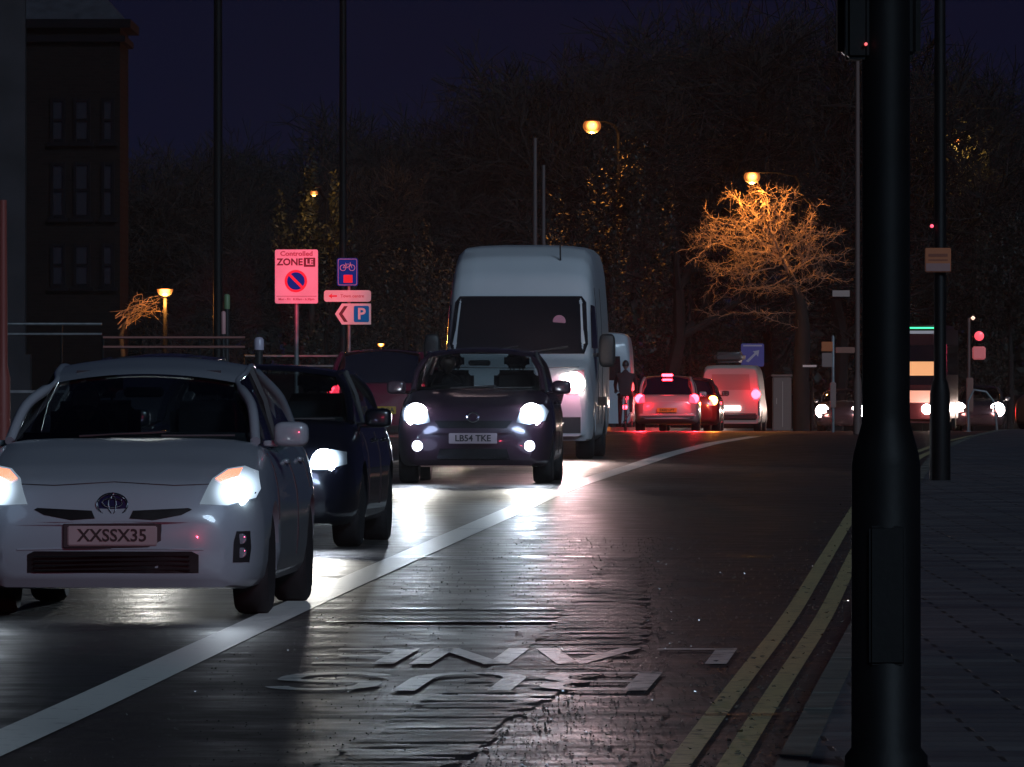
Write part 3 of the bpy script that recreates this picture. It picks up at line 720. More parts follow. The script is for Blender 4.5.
# --- vans
def make_van(name, loc, rz, label, P, m, group=None):
    root = empty(name, loc, rz, label, 'van', group)
    L, W = P['L'], P['W']; hw = W / 2; rw = P['rw']; wf, wr = P['wf'], P['wr']; zt = P['top']
    st = [0, .03, .07, .12, .18]; y = .24
    while y < L - .2: st.append(y); y += .08
    st += [L - .15, L - .08, L - .03, L]
    sec = [(0, 0), (.4, 0), (.7, 0), (.74, 0), (.9, .0), (.965, .025), (.99, .08), (1, .16), (1, .3), (1, .45), (.985, .6), (.965, .72), (.94, .84), (.91, .91), (.87, .955), (.79, .985), (.6, .995), (.3, 1), (0, 1)]
    vs = []; n = 2 * len(sec) - 2
    for yy in st:
        f = interp([(0, .86), (.05, .92), (.15, .96), (.4, 1), (L - .3, 1), (L - .05, .985), (L, .95)], yy); a = .24 if yy > .1 else .30; b = interp(zt, yy); row = []
        for fx_, fz in sec:
            tall = min(1, (b - .9) / 1.2) if b > .9 else 0
            xx = 1 - (1 - fx_) * (.55 + .45 * tall) if fx_ > .72 else fx_
            x, z = xx * hw * f, a + (b - a) * fz
            if fx_ > .7:
                for yw in (wf, wr):
                    ra = rw + .05; d = yy - yw
                    if abs(d) < ra: z = max(z, rw + math.sqrt(ra * ra - d * d))
            row.append((x, z))
        for x, z in row + [(-x, z) for x, z in row[-2:0:-1]]:
            u = abs(x) / hw; vs.append((x, yy + .16 * u ** 2.6 * max(0, 1 - yy / 1.8), z))
    fs = [(i * n + k, i * n + (k + 1) % n, (i + 1) * n + (k + 1) % n, (i + 1) * n + k) for i in range(len(st) - 1) for k in range(n)]
    fs += [tuple(range(n))[::-1], tuple((len(st) - 1) * n + k for k in range(n))]
    mb = MB(); mb.add(vs, fs); body = mb.build('body', m, root, smooth=35)
    bm = bmesh.new(); bm.from_mesh(body.data); bvh = BVHTree.FromBMesh(bm); bm.free()
    for yy in (wf, wr):
        for s in (1, -1): wheel(root, s * (hw - .13), yy, rw, .23, s)
    return root, bvh
M_VGL = mat('dark_van_glass', (.012, .012, .016), .04, spec=.8)
YF = 130.0
vanP = dict(L=5.9, W=2.0, rw=.35, wf=.95, wr=4.5, top=[(0, .9), (.03, 1.02), (.1, 1.1), (.3, 1.2), (.75, 1.33), (.85, 1.40), (1.55, 2.18), (1.75, 2.42), (2.1, 2.66), (2.6, 2.80), (3.2, 2.83), (5.7, 2.83), (5.82, 2.79), (5.9, 2.7)])
va, vb = make_van('high_roof_van', (Xp(515, YF), YF, gz(YF)), -.05, 'tall white high-roof van with one warm headlight lit behind the small plum hatchback', vanP, M_WHITEV)
wsn = ring_decal(vb, [(-.86, 1.37), (.86, 1.37), (.90, 1.5), (.86, 2.05), (.80, 2.13), (-.80, 2.13), (-.86, 2.05), (-.90, 1.5)], .008, 'windscreen', M_VGL, va, rings=8)
mb = MB(); h = vb.ray_cast(Vector((.52, -5, 1.80)), Vector((0, 1, 0)))[0]; mb.lathe([(.075, -.004), (.085, .0), (.085, .01)], (.52, h.y - .02, 1.80), 'Y', 20); mb.build('window_sticker', mat('sticker_pale', (.35, .16, .24), .5), wsn)
ring_decal(vb, [(-.6, .72), (.6, .72), (.66, .94), (-.66, .94)], .006, 'upper_grille', M_BLK, va)
ring_decal(vb, [(-.85, .34), (.85, .34), (.85, .55), (-.85, .55)], .006, 'bumper', M_PLAS, va)
for s in (1, -1):
    p = [(s * x, z) for x, z in [(.66, .84), (.68, 1.02), (.75, 1.14), (.88, 1.16), (.89, .90), (.8, .84)]]
    e = ring_decal(vb, p if s > 0 else p[::-1], .008, 'headlight', lens_falloff('lens_van', (1.0, .42, .5), (.76, .99), 6, .12, .06, .24) if s > 0 else M_LENS, va)
    if s > 0:
        h = vb.ray_cast(Vector((.76, -5, .99)), Vector((0, 1, 0)))[0]
        mb = MB(); mb.lathe([(.05, -.02), (.12, -.012), (.145, 0), (.145, .04)], (.76, h.y - .012, .99), 'Y', 20); mb.build('bulb', E_WARM, e, smooth=60)
    mb = MB(); add_pod(mb, (s * 1.15, 1.2, 1.42), (.22, .16, .44), .5); mb.box((s * 1.03, 1.24, 1.36), (.16, .05, .05)); mb.build('wing_mirror', M_PLAS, va, smooth=50)
    D = (-s, 0, 0)
    q = [(1.15, 1.45), (1.9, 1.45), (1.9, 2.0), (1.6, 2.02)]
    ring_decal(vb, q, .006, 'side_window', M_VGL, va, direction=D, org=s * 4)
    for yy in (2.05, 3.3):
        mb = MB(); pth = [vb.ray_cast(Vector((s * 4, yy, z)), Vector((-s, 0, 0)))[0] for z in [.45 + .2 * k for k in range(10)]]
        mb.tube([v + Vector((s * .002, 0, 0)) for v in pth if v], .007, 4).build('door_gap', M_PLAS, va)
    mb = MB(); mb.box((s * 1.0, 3.1, .75), (.02, 2.3, .12)); mb.build('side_trim', M_PLAS, va)
mb = MB(); h = vb.ray_cast(Vector((0, -5, .98)), Vector((0, 1, 0)))[0]; mb.lathe([(.03, -.02), (.075, -.012), (.085, .01)], (0, h.y, .99), 'Y', 20); mb.build('badge', M_CHR, va, smooth=50)
for k in range(3):
    mb = MB(); h = vb.ray_cast(Vector((0, -5, .77 + .06 * k)), Vector((0, 1, 0)))[0]; mb.box((0, h.y - .012, .77 + .06 * k), (1.16, .02, .012)); mb.build('grille_bar', M_CHR, va)
h = vb.ray_cast(Vector((0, -5, 1.22)), Vector((0, 1, 0)))[0]
surf_line(vb, [(-.86, 1.20), (-.5, 1.19), (0, 1.185), (.5, 1.19), (.86, 1.20)], .007, 'bonnet_gap', M_PLAS, va)
plate(va, vb.ray_cast(Vector((0, -5, .62)), Vector((0, 1, 0)))[0].y - .01, .63, 'FN57 HVX', (.5, .45, .44), matn=M_PL_W)
mb = MB(); h = vb.ray_cast(Vector((.50, -5, 2.62)), Vector((0, 1, 0)))[0]; mb.tube([h, h + Vector((0, -.02, .0)), h + Vector((0, -.12, .2))], .012, 6)
mb.build('aerial', M_PLAS, va)
mb = MB()
for s in (-.55, .1): mb.tube([Vector((s, vb.ray_cast(Vector((s, -5, 1.39)), Vector((0, 1, 0)))[0].y - .02, 1.39)), Vector((s + .55, vb.ray_cast(Vector((s + .55, -5, 1.47)), Vector((0, 1, 0)))[0].y - .025, 1.47))], .012, 5)
mb.build('wiper', M_PLAS, va)
spot(va, (.76, -.4, .99), (1.6, -20, -.1), 480, (1.0, .72, .66), 44, 1, .06)
spot(va, (.76, -.4, .99), (.76, -60, .99), 5000, (1.0, .62, .66), 10, 1, .06)
point(va, (.76, -.14, .99), 6, (1, .35, .5), .05, 'halo_fill')  # extra point light to brighten the van front round its headlight
spot(va, (-.76, -.4, .99), (-.4, -20, -.2), 60, (1.0, .80, .72), 80, .9, .06)

# rear-view vehicles driving away.  They are built front-first and turned round, so local y = L faces the camera.
def rear_lights(bvh, root, L, poly, m_lens, core=None, m_core=None, stop=None, bothcore=(1, -1)):
    for s in (1, -1):
        pl_ = [(x * s, z) for x, z in poly]
        e = ring_decal(bvh, pl_ if s > 0 else pl_[::-1], .008, 'tail_lamp', m_lens, root, direction=(0, -1, 0), org=L + 4)
        if core and s in bothcore:
            h = bvh.ray_cast(Vector((s * core[0], L + 4, core[1])), Vector((0, -1, 0)))[0]; r = core[2]
            mb = MB(); mb.lathe([(r, -.03), (r, .008), (r * .8, .02), (r * .3, .024)], (s * core[0], h.y + .006, core[1]), 'Y', 16); mb.build('bulb', m_core, e, smooth=60)
estate = dict(hatchP); estate.update(L=4.4, W=1.72, top=[(0, .5), (.03, .6), (.09, .68), (.2, .76), (.5, .86), (.9, .94), (1.15, .96), (3.6, .98), (4.1, .98), (4.3, .94), (4.4, .78)], bot=[(0, .25), (.05, .19), (.3, .17), (4.0, .2), (4.3, .27), (4.4, .33)],
    gh=dict(pts=[(1.1, .96), (1.75, 1.42), (2.4, 1.47), (3.7, 1.45), (4.2, .99)], wb=.74, wt=.60), wr=3.5, bpil=2.4)
def place_rear(xc, Y, L): return (Xp(xc, Y), Y + L, gz(Y + L / 2) )
Y = 262
sc_, bvh, ws = make_car('silver_estate_car', estate, M_SILV, place_rear(672, Y, 4.4), PI - .03, 'silver estate car seen from behind with three red brake lights and amber plate', 'car', 'cars driving away')
rear_lights(bvh, sc_, 4.4, [(.58, .76), (.60, .96), (.74, .95), (.78, .80), (.74, .74)], E_REDD, (.72, .86, .12), E_RED)
mb = MB(); add_rbox(mb, (0, 3.74, 1.475), (.30, .05, .075), .02); mb.build('brake_light', E_RED, sc_, smooth=50)
plate(sc_, 4.42, .56, 'EX02 LPT', (.5, .3, .03), back=True, matn=M_PL_Y)
mb = MB(); add_rbox(mb, (0, 4.38, .42), (1.5, .10, .10), .04); mb.build('bumper', M_SILV, sc_, smooth=50)
Y = 276
dr, bvh, ws = make_car('dark_red_car', hatchP, M_DRED, place_rear(697, Y, 4.46), PI - .05, 'dark red hatchback with amber indicator flashing, between silver estate car and white van', 'car', 'cars driving away')
rear_lights(bvh, dr, 4.46, [(.56, .72), (.58, .94), (.72, .95), (.78, .80), (.72, .72)], E_REDD, (.66, .86, .13), E_AMBER, bothcore=(-1,))
plate(dr, 4.48, .6, 'GK07 RWE', (.5, .3, .03), back=True, matn=M_PL_Y)
# white van with a roof box
Y = 300
wvP = dict(L=4.3, W=1.78, rw=.30, wf=.85, wr=3.3, top=[(0, .8), (.03, .9), (.1, .96), (.3, 1.02), (.8, 1.12), (1.5, 1.75), (1.9, 1.95), (2.3, 2.0), (4.1, 2.0), (4.25, 1.97), (4.3, 1.9)])
wv, bvh = make_van('small_white_van', place_rear(742, Y, 4.3), PI - .08, 'small white van seen from behind with a roof box and bright red tail lamp', wvP, mat('cream_white_paint', (.40, .34, .30), .4, coat=.3))
rear_lights(bvh, wv, 4.3, [(.68, .95), (.68, 1.3), (.82, 1.3), (.84, .95)], E_REDD, (.76, 1.12, .14), E_RED)
ring_decal(bvh, [(-.6, 1.25), (.6, 1.25), (.56, 1.72), (-.56, 1.72)], .006, 'rear_window', mat('reflective_rear_glass', (.3, .2, .18), .15), wv, direction=(0, -1, 0), org=8)
mb = MB(); add_rbox(mb, (.0, 4.34, .70), (.62, .05, .15), .02); mb.build('number_plate', glow('lit_rear_plate', (1.0, .75, .75), 3.5), wv, smooth=50)
mb = MB(); add_rbox(mb, (0, 4.3, .45), (1.6, .12, .2), .04); mb.build('bumper', M_PLAS, wv, smooth=50)
mb = MB()
for s in (1, -1): mb.tube([(s * .84, 2.0, .3), (s * .86, 4.3, .5), (s * .85, 4.32, .9)], .03, 6)
mb.build('side_trim', M_CHR, wv, smooth=50)
mb = MB(); add_rbox(mb, (0, 0, .16), (.85, 1.9, .32), .10); rbx = mb.build('roof_box', mat('grey_roof_box', (.09, .08, .08), .35, coat=.4), None, smooth=50)
rbx.location = (Xp(730, Y + 1.6), Y + 1.8, gz(Y) + 2.06); rbx.rotation_euler = (0, 0, -.08); tag(rbx, 'dark grey roof box strapped on top of the small white van', 'roof box')
for car, L_, xs, zz in ((sc_, 4.4, (.7, -.7), .86), (wv, 4.3, (.76,), 1.12), (dr, 4.46, (-.66,), .86)):
    for x_ in xs: spot(car, (x_, L_ + .25, zz), (x_, L_ + 20, .2), 1800, (1, .012, .025) if car is not dr else (1, .25, .03), 42, .9)
for car, L_, ps_ in ((sc_, 4.4, ((.7, .86), (-.7, .86))), (wv, 4.3, ((.76, 1.12), (-.76, 1.12))), (dr, 4.46, ((-.66, .86),))):
    for x_, z_ in ps_: point(car, (x_, L_ + .45, z_), 18, (1, .008, .02) if car is not dr else (1, .12, .04), .05, 'halo_fill')  # added points behind the tail lamps, brightening the rear bodywork and road
# pale panel van further left, seen past the tall van
Y = 292
pv, bvh = make_van('panel_van', place_rear(605, Y, 5.6), PI - .04, 'pale grey panel van going away, mostly hidden behind the tall white van', dict(L=5.6, W=2.0, rw=.33, wf=.9, wr=4.4, top=[(0, .9), (.1, 1.0), (.3, 1.1), (.8, 1.2), (1.7, 2.3), (2.4, 2.88), (5.3, 2.9), (5.45, 2.86), (5.6, 2.6)]), mat('pale_grey_paint', (.42, .47, .52), .35, coat=.4))
rear_lights(bvh, pv, 5.6, [(.80, .95), (.80, 1.3), (.92, 1.3), (.94, .95)], E_REDD, (.86, 1.25, .07), E_RED)
ring_decal(bvh, [(-.7, 1.5), (.7, 1.5), (.66, 2.2), (-.66, 2.2)], .006, 'rear_window', M_VGL, pv, direction=(0, -1, 0), org=9)

# red car in the opposite lane, just left of the small plum hatchback
Y = 150
rc, bvh, ws = make_car('red_saloon', estate, mat('red_paint', (.16, .006, .03), .3, coat=.8), place_rear(392, Y, 4.4), PI - .045, 'bright red car in the far lane, half hidden behind the blue and plum cars', 'car', 'cars driving away')
rear_lights(bvh, rc, 4.4, [(.60, .72), (.60, .94), (.76, .95), (.80, .78), (.74, .72)], E_REDD, (.70, .86, .05), E_RED)
plate(rc, 4.42, .56, 'KM51 DGA', (.5, .3, .03), back=True, matn=M_PL_Y)
# dark car in the far lane whose roof edge shows past the white hatchback
Y = 104
dc, bvh, ws = make_car('dark_saloon', hatch2, M_DARK, place_rear(170, Y, 4.3), PI - .045, 'black car in the far lane hidden behind the white hatchback, only its roof showing', 'car', 'cars driving away')
rear_lights(bvh, dc, 4.3, [(.60, .72), (.60, .94), (.76, .95), (.80, .78), (.74, .72)], E_REDD, (.70, .86, .05), E_RED)

# oncoming cars far away on the right
Y = 322
for (xc, YY, cm, lab, em, pw) in ((978, 322, M_DARK, 'dark oncoming car with starry headlights beside the pedestrian signal', E_WARM, 1), (840, 345, M_DARK, 'distant oncoming car with orange white headlight left of the black signal post', E_WARM, 1)):
    E_WL = lens_falloff('lens_far_car', (1, .45, .4), (.62, .70), 10, .3, .1, .3)
    oc, bvh, ws = make_car('oncoming_car', small, cm, (Xp(xc, YY), YY, gz(YY)), -.08, lab, 'car', 'distant oncoming cars')
    headlight(bvh, oc, [(.46, .64), (.50, .74), (.60, .80), (.73, .81), (.79, .74), (.76, .66), (.6, .62)], em, None, E_WL, (.62, .70, .23))
    for s in (1, -1): point(oc, (s * .62, -.3, .7), 16, (1, .38, .34), .1, 'halo_fill')  # extra points that brighten the car front round its headlights
    spot(oc, (.6, -.35, .7), (.6, -30, 0.2), 700, (1, .72, .6), 70, .9)
# parked car at the frame's right edge
YY = 235
pk, bvh, ws = make_car('parked_car', small, mat('bronze_paint', (.12, .05, .03), .3, coat=.8), (Xp(1040, YY), YY, gz(YY)), -.5, 'brown car cut off by the right edge of the picture, parked at an angle', 'car')

# bus with green strip, seen between the two posts
Y = 300
bs = empty('bus', (Xp(906, Y), Y, gz(Y)), -.08, 'single-deck bus with green light strip and lit amber panels, between the two black posts', 'bus')
M_BUS = mat('dark_bus_paint', (.05, .012, .014), .35, coat=.5)
mb = MB(); add_rbox(mb, (0, 5.2, 1.72), (2.4, 10.3, 2.95), .12); mb.build('body', M_BUS, bs, smooth=50)
mb = MB(); add_rbox(mb, (0, .05, 2.32), (2.1, .06, .56), .05); mb.box((0, .045, 1.54), (2.1, .06, .30)); mb.build('windscreen', M_VGL, bs, smooth=50)
mb = MB(); mb.box((0, .03, 3.10), (1.7, .05, .045)); mb.build('light_strip', glow('green_strip_light', (.02, 1.0, .35), 1.6), bs)
mb = MB(); mb.box((0, .03, 2.97), (1.75, .05, .09)); mb.build('destination_frame', mat('bus_grey_frame', (.4, .4, .42), .4, emit=(.8, .8, .9), estr=.12), bs)
mb = MB(); mb.box((0, .03, 1.88), (2.0, .05, .42)); mb.build('amber_panel', glow('amber_lit_panel', (1.0, .38, .05), .62), bs)
mb = MB(); mb.box((0, .03, 1.04), (2.0, .05, .36)); mb.build('amber_panel', glow('amber_lit_panel_low', (1.0, .33, .1), .5), bs)
for s in (1, -1):
    mb = MB(); mb.lathe([(.06, -.04), (.12, -.03), (.15, .02)], (s * .62, .03, .66), 'Y', 20); mb.build('headlight', E_WARM, bs, smooth=60)
    mb = MB(); mb.box((s * 1.202, 5.2, 2.15), (.02, 9, .9)); mb.build('side_window', M_VGL, bs)
    for yy in (2.3, 8.0): wheel(bs, s * 1.08, yy, .46, .25, s)
for s in (1, -1): point(bs, (s * .62, -.3, .66), 14, (1, .38, .34), .1, 'halo_fill')  # added points to brighten the bus front round its headlights
spot(bs, (.62, -.4, .7), (.6, -30, 0.2), 500, (1, .72, .6), 70, .9)

# ------------------------------------------------------------------ people
def skin_person(name, joints, edges, radii, loc, rz, label, m, head, skin=(.35, .22, .17), hair=None):
    me = bpy.data.meshes.new(name); me.from_pydata(joints, edges, []); o = bpy.data.objects.new(name, me); COL.objects.link(o)
    md = o.modifiers.new('s', 'SKIN'); md.use_smooth_shade = True
    for v, r in zip(me.skin_vertices[0].data, radii): v.radius = (r, r) if not isinstance(r, tuple) else r
    me.skin_vertices[0].data[0].use_root = True
    sb = o.modifiers.new('u', 'SUBSURF'); sb.levels = 2; sb.render_levels = 2
    dg = bpy.context.evaluated_depsgraph_get(); m2 = bpy.data.meshes.new_from_object(o.evaluated_get(dg)); bpy.data.objects.remove(o)
    # head with face
    bm = bmesh.new(); bm.from_mesh(m2)
    hc, tilt, face = head
    r = bmesh.ops.create_icosphere(bm, subdivisions=3, radius=1)
    for v in r['verts']:
        c = v.co; x, y_, z = c.x * .078, c.y * .098, c.z * .118
        if c.z < 0: x *= 1 + .25 * c.z; y_ *= 1 + .12 * c.z
        f = -c.y    # face looks to -y before turning
        if f > .3:
            z0 = c.z
            if abs(c.x) < .16 and -.35 < z0 < .12: y_ -= .022 * (1 - abs(c.x) / .16) * (1 - abs(z0 + .2) / .35)
            if .12 < abs(c.x) < .5 and -.02 < z0 < .22: y_ += .009
            if abs(c.x) < .3 and -.58 < z0 < -.45: y_ += .006
            if z0 < -.8: y_ -= .008
        v.co = Matrix.Rotation(face, 3, 'Z') @ Matrix.Rotation(tilt, 3, 'X') @ Vector((x, y_, z)) + Vector(hc)
    for s in (1, -1):
        e = bmesh.ops.create_icosphere(bm, subdivisions=1, radius=1)
        for v in e['verts']: v.co = Matrix.Rotation(face, 3, 'Z') @ Vector((v.co.x * .012 + s * .078, v.co.y * .02, v.co.z * .032)) + Vector(hc)
    bm.to_mesh(m2); bm.free(); m2.shade_smooth(); m2.materials.clear(); m2.materials.append(m)
    ob = bpy.data.objects.new(name, m2); COL.objects.link(ob); ob.location = loc; ob.rotation_euler = (0, 0, rz); tag(ob, label, 'person')
    sk = mat('skin_tone', skin, .6); m2.materials.append(sk)
    for p in m2.polygons:
        c = p.center
        if (c - Vector(hc)).length < .14 and c.z > hc[2] - .11: p.material_index = 1
    mb = MB(); hvs = []
    bm = bmesh.new(); bmesh.ops.create_icosphere(bm, subdivisions=3, radius=1)
    bmesh.ops.delete(bm, geom=[v for v in bm.verts if v.co.z < -.3 or (v.co.y < -.35 and v.co.z < .45)], context='VERTS')
    bm.verts.ensure_lookup_table(); bm.verts.index_update()
    vs = [Matrix.Rotation(face, 3, 'Z') @ Matrix.Rotation(tilt, 3, 'X') @ Vector((v.co.x * .088, v.co.y * .108, v.co.z * .128)) + Vector(hc) for v in bm.verts]
    mb.add(vs, [tuple(v.index for v in f.verts) for f in bm.faces]); bm.free()
    mb.build('hair' if hair is None else 'helmet', hair or mat('dark_hair', (.015, .012, .01), .6), ob, smooth=70)
    return ob
def hand(js, es, rs, wrist_i, wp, d, side, curl=Vector((0, 0, -1))):
    d = Vector(d).normalized(); ax = curl.cross(d).normalized()
    palm = len(js); js.append(tuple(Vector(wp) + d * .05)); es.append((wrist_i, palm)); rs.append((.038, .02))
    for k, (o, ln) in enumerate(((-.028, .065), (-.010, .078), (.010, .072), (.028, .058))):
        b = Vector(wp) + d * .085 + ax * o; i = len(js)
        js.append(tuple(b)); es.append((palm, i)); rs.append(.010)
        m_ = b + d * ln * .45 + curl * ln * .2; js.append(tuple(m_)); es.append((i, i + 1)); rs.append(.009)
        js.append(tuple(m_ + d * ln * .1 + curl * ln * .45)); es.append((i + 1, i + 2)); rs.append(.008)
    i = len(js); b = Vector(wp) + d * .03 + ax * side * .035; js.append(tuple(b)); es.append((palm, i)); rs.append(.012)
    js.append(tuple(b + d * .04 + ax * side * .012 + curl * .02)); es.append((i, i + 1)); rs.append(.010)
def seated_driver(car, x, y, zseat, label, m):
    # local frame of the car, facing -y
    js = [(x, y, zseat + .10), (x, y + .04, zseat + .32), (x, y + .02, zseat + .50), (x, y + .0, zseat + .60), (x, y - .015, zseat + .70)]
    es = [(0, 1), (1, 2), (2, 3), (3, 4)]; rs = [(.17, .12), (.16, .11), (.18, .11), (.07, .07), (.055, .055)]
    for s in (1, -1):
        i = len(js); js += [(x + s * .19, y + .01, zseat + .54), (x + s * .24, y - .12, zseat + .32), (x + s * .14, y - .36, zseat + .36)]
        es += [(2, i), (i, i + 1), (i + 1, i + 2)]; rs += [.065, .05, .032]
        hand(js, es, rs, i + 2, (x + s * .14, y - .36, zseat + .36), (-s * .25, -.9, .35), s)
        i = len(js); js += [(x + s * .10, y - .05, zseat + .08), (x + s * .13, y - .45, zseat + .12), (x + s * .12, y - .72, zseat - .22), (x + s * .12, y - .86, zseat - .25)]
        es += [(0, i), (i, i + 1), (i + 1, i + 2), (i + 2, i + 3)]; rs += [.09, .065, .045, .035]
    o = skin_person('person', js, es, rs, (0, 0, 0), 0, label, m, ((x, y - .03, zseat + .82), 0, 0))
    o.matrix_world = car.matrix_world @ Matrix.Identity(4)
    return o
bpy.context.view_layer.update()
M_COAT = mat('dark_coat', (.02, .02, .025), .9); M_COATB = mat('grey_coat', (.03, .03, .03), .9)
seated_driver(pl, -.36, 1.72, .48, 'driver in dark coat at the wheel of the small plum hatchback', M_COAT)
seated_driver(pr, -.36, 2.0, .42, 'driver in dark coat behind the windscreen of the pearl white hatchback', M_COATB)
# cyclist going away beside the silver estate car
Yc = 256; cyx = Xp(625, Yc)
cy = empty('bicycle', (cyx, Yc, gz(Yc)), -.04, 'bicycle with red rear lamp ridden between the panel van and silver estate', 'bicycle')
def bwheel(y):
    e = MB(); e.tube([(0, y + .34 * math.cos(a * PI / 16), .35 + .34 * math.sin(a * PI / 16)) for a in range(33)], .016, 6, False)
    w_ = e.build('wheel', M_RUB, cy, smooth=60)
    q = MB()
    for k in range(12): q.tube([(0, y, .35), (0, y + .33 * math.cos(k * PI / 6), .35 + .33 * math.sin(k * PI / 6))], .002, 3)
    q.build('spokes', M_CHR, w_)
bwheel(0); bwheel(1.05)
mb = MB()
for a, b in (((0, 0, .35), (0, .40, .30)), ((0, .40, .30), (0, .22, .85)), ((0, .22, .85), (0, 0, .35)), ((0, .24, .80), (0, .85, .82)), ((0, .40, .30), (0, .88, .72)), ((0, .84, .90), (0, 1.05, .35))): mb.tube([a, b], .018, 6)
mb.build('frame', mat('bike_frame_paint', (.05, .05, .06), .3), cy, smooth=60)
mb = MB(); add_rbox(mb, (0, .2, .93), (.15, .26, .06), .025); mb.tube([(0, .22, .82), (0, .21, .91)], .014, 6); mb.build('saddle', M_PLAS, cy, smooth=60)
mb = MB(); mb.tube([(-.28, .72, 1.02), (-.2, .82, 1.03), (0, .84, 1.0), (.2, .82, 1.03), (.28, .72, 1.02)], .013, 6); mb.tube([(0, .84, .88), (0, .84, 1.0)], .015, 6); mb.build('handlebar', M_CHR, cy, smooth=60)
mb = MB(); add_rbox(mb, (0, .07, .62), (.12, .05, .10), .02); mb.build('rear_lamp', E_RED, cy, smooth=60)
mb = MB(); mb.tube([(-.02, .40, .30), (-.10, .40, .14), (-.18, .40, .14)], .012, 5); mb.tube([(.02, .40, .30), (.10, .40, .46), (.18, .40, .46)], .012, 5); mb.build('pedal', M_CHR, cy, smooth=60)
js = [(0, .22, 1.02), (0, .30, 1.22), (0, .42, 1.42), (0, .47, 1.53), (0, .50, 1.58)]; es = [(0, 1), (1, 2), (2, 3), (3, 4)]; rs = [(.17, .12), (.16, .11), (.19, .11), (.07, .07), (.055, .055)]
for s, kz in ((1, .1), (-1, 0)):
    i = len(js); js += [(s * .20, .43, 1.44), (s * .27, .56, 1.20), (s * .26, .70, 1.06)]; es += [(2, i), (i, i + 1), (i + 1, i + 2)]; rs += [.065, .05, .032]
    hand(js, es, rs, i + 2, (s * .26, .68, 1.07), (0, .6, -.3), -s)
    i = len(js); fz = .46 if s > 0 else .14
    js += [(s * .10, .24, .98), (s * .14, .60, .82 + kz), (s * .14, .36, fz + .10), (s * .14, .50, fz + .04)]; es += [(0, i), (i, i + 1), (i + 1, i + 2), (i + 2, i + 3)]; rs += [.09, .07, .045, .035]
skin_person('person', js, es, rs, cy.location, -.04, 'cyclist in dark clothes and helmet riding away beside the silver estate car', mat('cyclist_coat', (.05, .02, .025), .85), ((0, .52, 1.70), 0, PI), hair=mat('helmet_black', (.03, .02, .025), .4))

# ------------------------------------------------------------------ foreground signal post
YP = 36.0; px = Xp(886, YP); z0 = gz(YP) + .1
sp = empty('traffic_signal', (px, YP, z0), 0, 'thick black signal post with wide base, nearest thing on the right, lamp head facing away', 'traffic light')
zsh = EYE - (440 - 383.5) * YP / F - z0
mb = MB(); mb.lathe([(.150, -.05), (.150, .04), (.126, .07), (.124, zsh - .09), (.118, zsh - .05), (.088, zsh + .06), (.086, zsh + .1), (.086, 3.9)], (0, 0, 0), 'Z', 40); mb.build('post', M_BLK, sp, smooth=40)
mb = MB(); add_rbox(mb, (0, -.122, .62), (.13, .02, .5), .01); mb.build('access_door', M_BLK, sp, smooth=40)
zh = EYE + (383.5 - 60) * YP / F - z0
mb = MB(); add_rbox(mb, (-.02, .20, zh + .48), (.30, .20, .95), .03); mb.box((0, .09, zh + .15), (.05, .12, .05)); mb.box((0, .09, zh + .8), (.05, .12, .05))
hd = mb.build('signal_head', M_BLK, sp, smooth=40)
for k, (nm, m) in enumerate((('red_lens', glow('red_signal_lens', (1, .03, .04), 8)), ('amber_lens', mat('amber_off', (.08, .04, .005), .2)), ('green_lens', mat('green_off', (.005, .06, .03), .2)))):
    mb = MB(); mb.lathe([(.02, .035), (.08, .02), (.10, 0)], (-.02, .30, zh + .80 - .3 * k), 'Y', 24); mb.build(nm, m, hd, smooth=60)
    mb = MB(); mb.patch(lambda u, v: (-.02 + .11 * math.cos(PI * u), .30 + .2 * v, zh + .80 - .3 * k + .11 * math.sin(PI * u)), 14, 2); mb.build('visor', M_BLK, hd, smooth=60)
# side box with its small red tell-tale
mb = MB(); add_rbox(mb, (-.105, .0, zh + .45), (.085, .16, .9), .015); sb_ = mb.build('side_box', M_BLK, sp, smooth=40)
mb = MB(); q = Pp(866, 44, YP - .1); mb.lathe([(.0045, -.006), (.006, 0), (.006, .02)], (q.x - px, -.10, q.z - z0), 'Y', 12); mb.build('tell_tale', glow('red_tell_tale', (1, .12, .12), .9), sp, smooth=60)
# light thrown up the road by the red aspect, soft and wide; then an added narrow beam imitating retroreflective signs
spot(sp, (-.02, .55, zh + .8), (-8, 120, 0.3), 1500, (1, .07, .16), 34, 1.0, .25)
spot(sp, (-.02, .55, zh + .8), (Xp(306, 170) - px + .2, 170 - YP, EYE + 1.85 - z0), 620000, (1, .02, .07), 1.15, .7, .25)

# second, thinner black post further along the kerb
YP2 = 103.5; p2 = Xp(940, YP2)
lp = empty('lamp_post', (p2, YP2, gz(YP2) + .1), 0, 'tall thin black post with a small orange notice, right of the thick signal post', 'post')
mb = MB(); mb.lathe([(.11, -.05), (.105, .9), (.085, 1.0), (.065, 1.05), (.05, 8.5)], (0, 0, 0), 'Z', 24); mb.build('post', M_BLK, lp, smooth=40)
def local(e, x, y, Y): p = Pp(x, y, Y); return (p.x - e.location.x, p.y - e.location.y, p.z - e.location.z)
a = local(lp, 938, 260, YP2 - .12)
mb = MB(); add_rbox(mb, a, (.27, .02, .25), .008); nb = mb.build('notice', mat('notice_orange', (.40, .13, .05), .5), lp, smooth=40)
mb = MB(); mb.box((a[0], a[1] - .012, a[2] - .075), (.25, .003, .08)); mb.build('notice_panel', mat('notice_pale', (.28, .16, .15), .5), nb)
mb = MB(); mb.box((a[0], a[1] - .012, a[2] + .0), (.2, .003, .012)); mb.box((a[0], a[1] - .012, a[2] + .05), (.2, .003, .03)); mb.build('notice_text', mat('notice_brown', (.2, .06, .03), .5), nb)
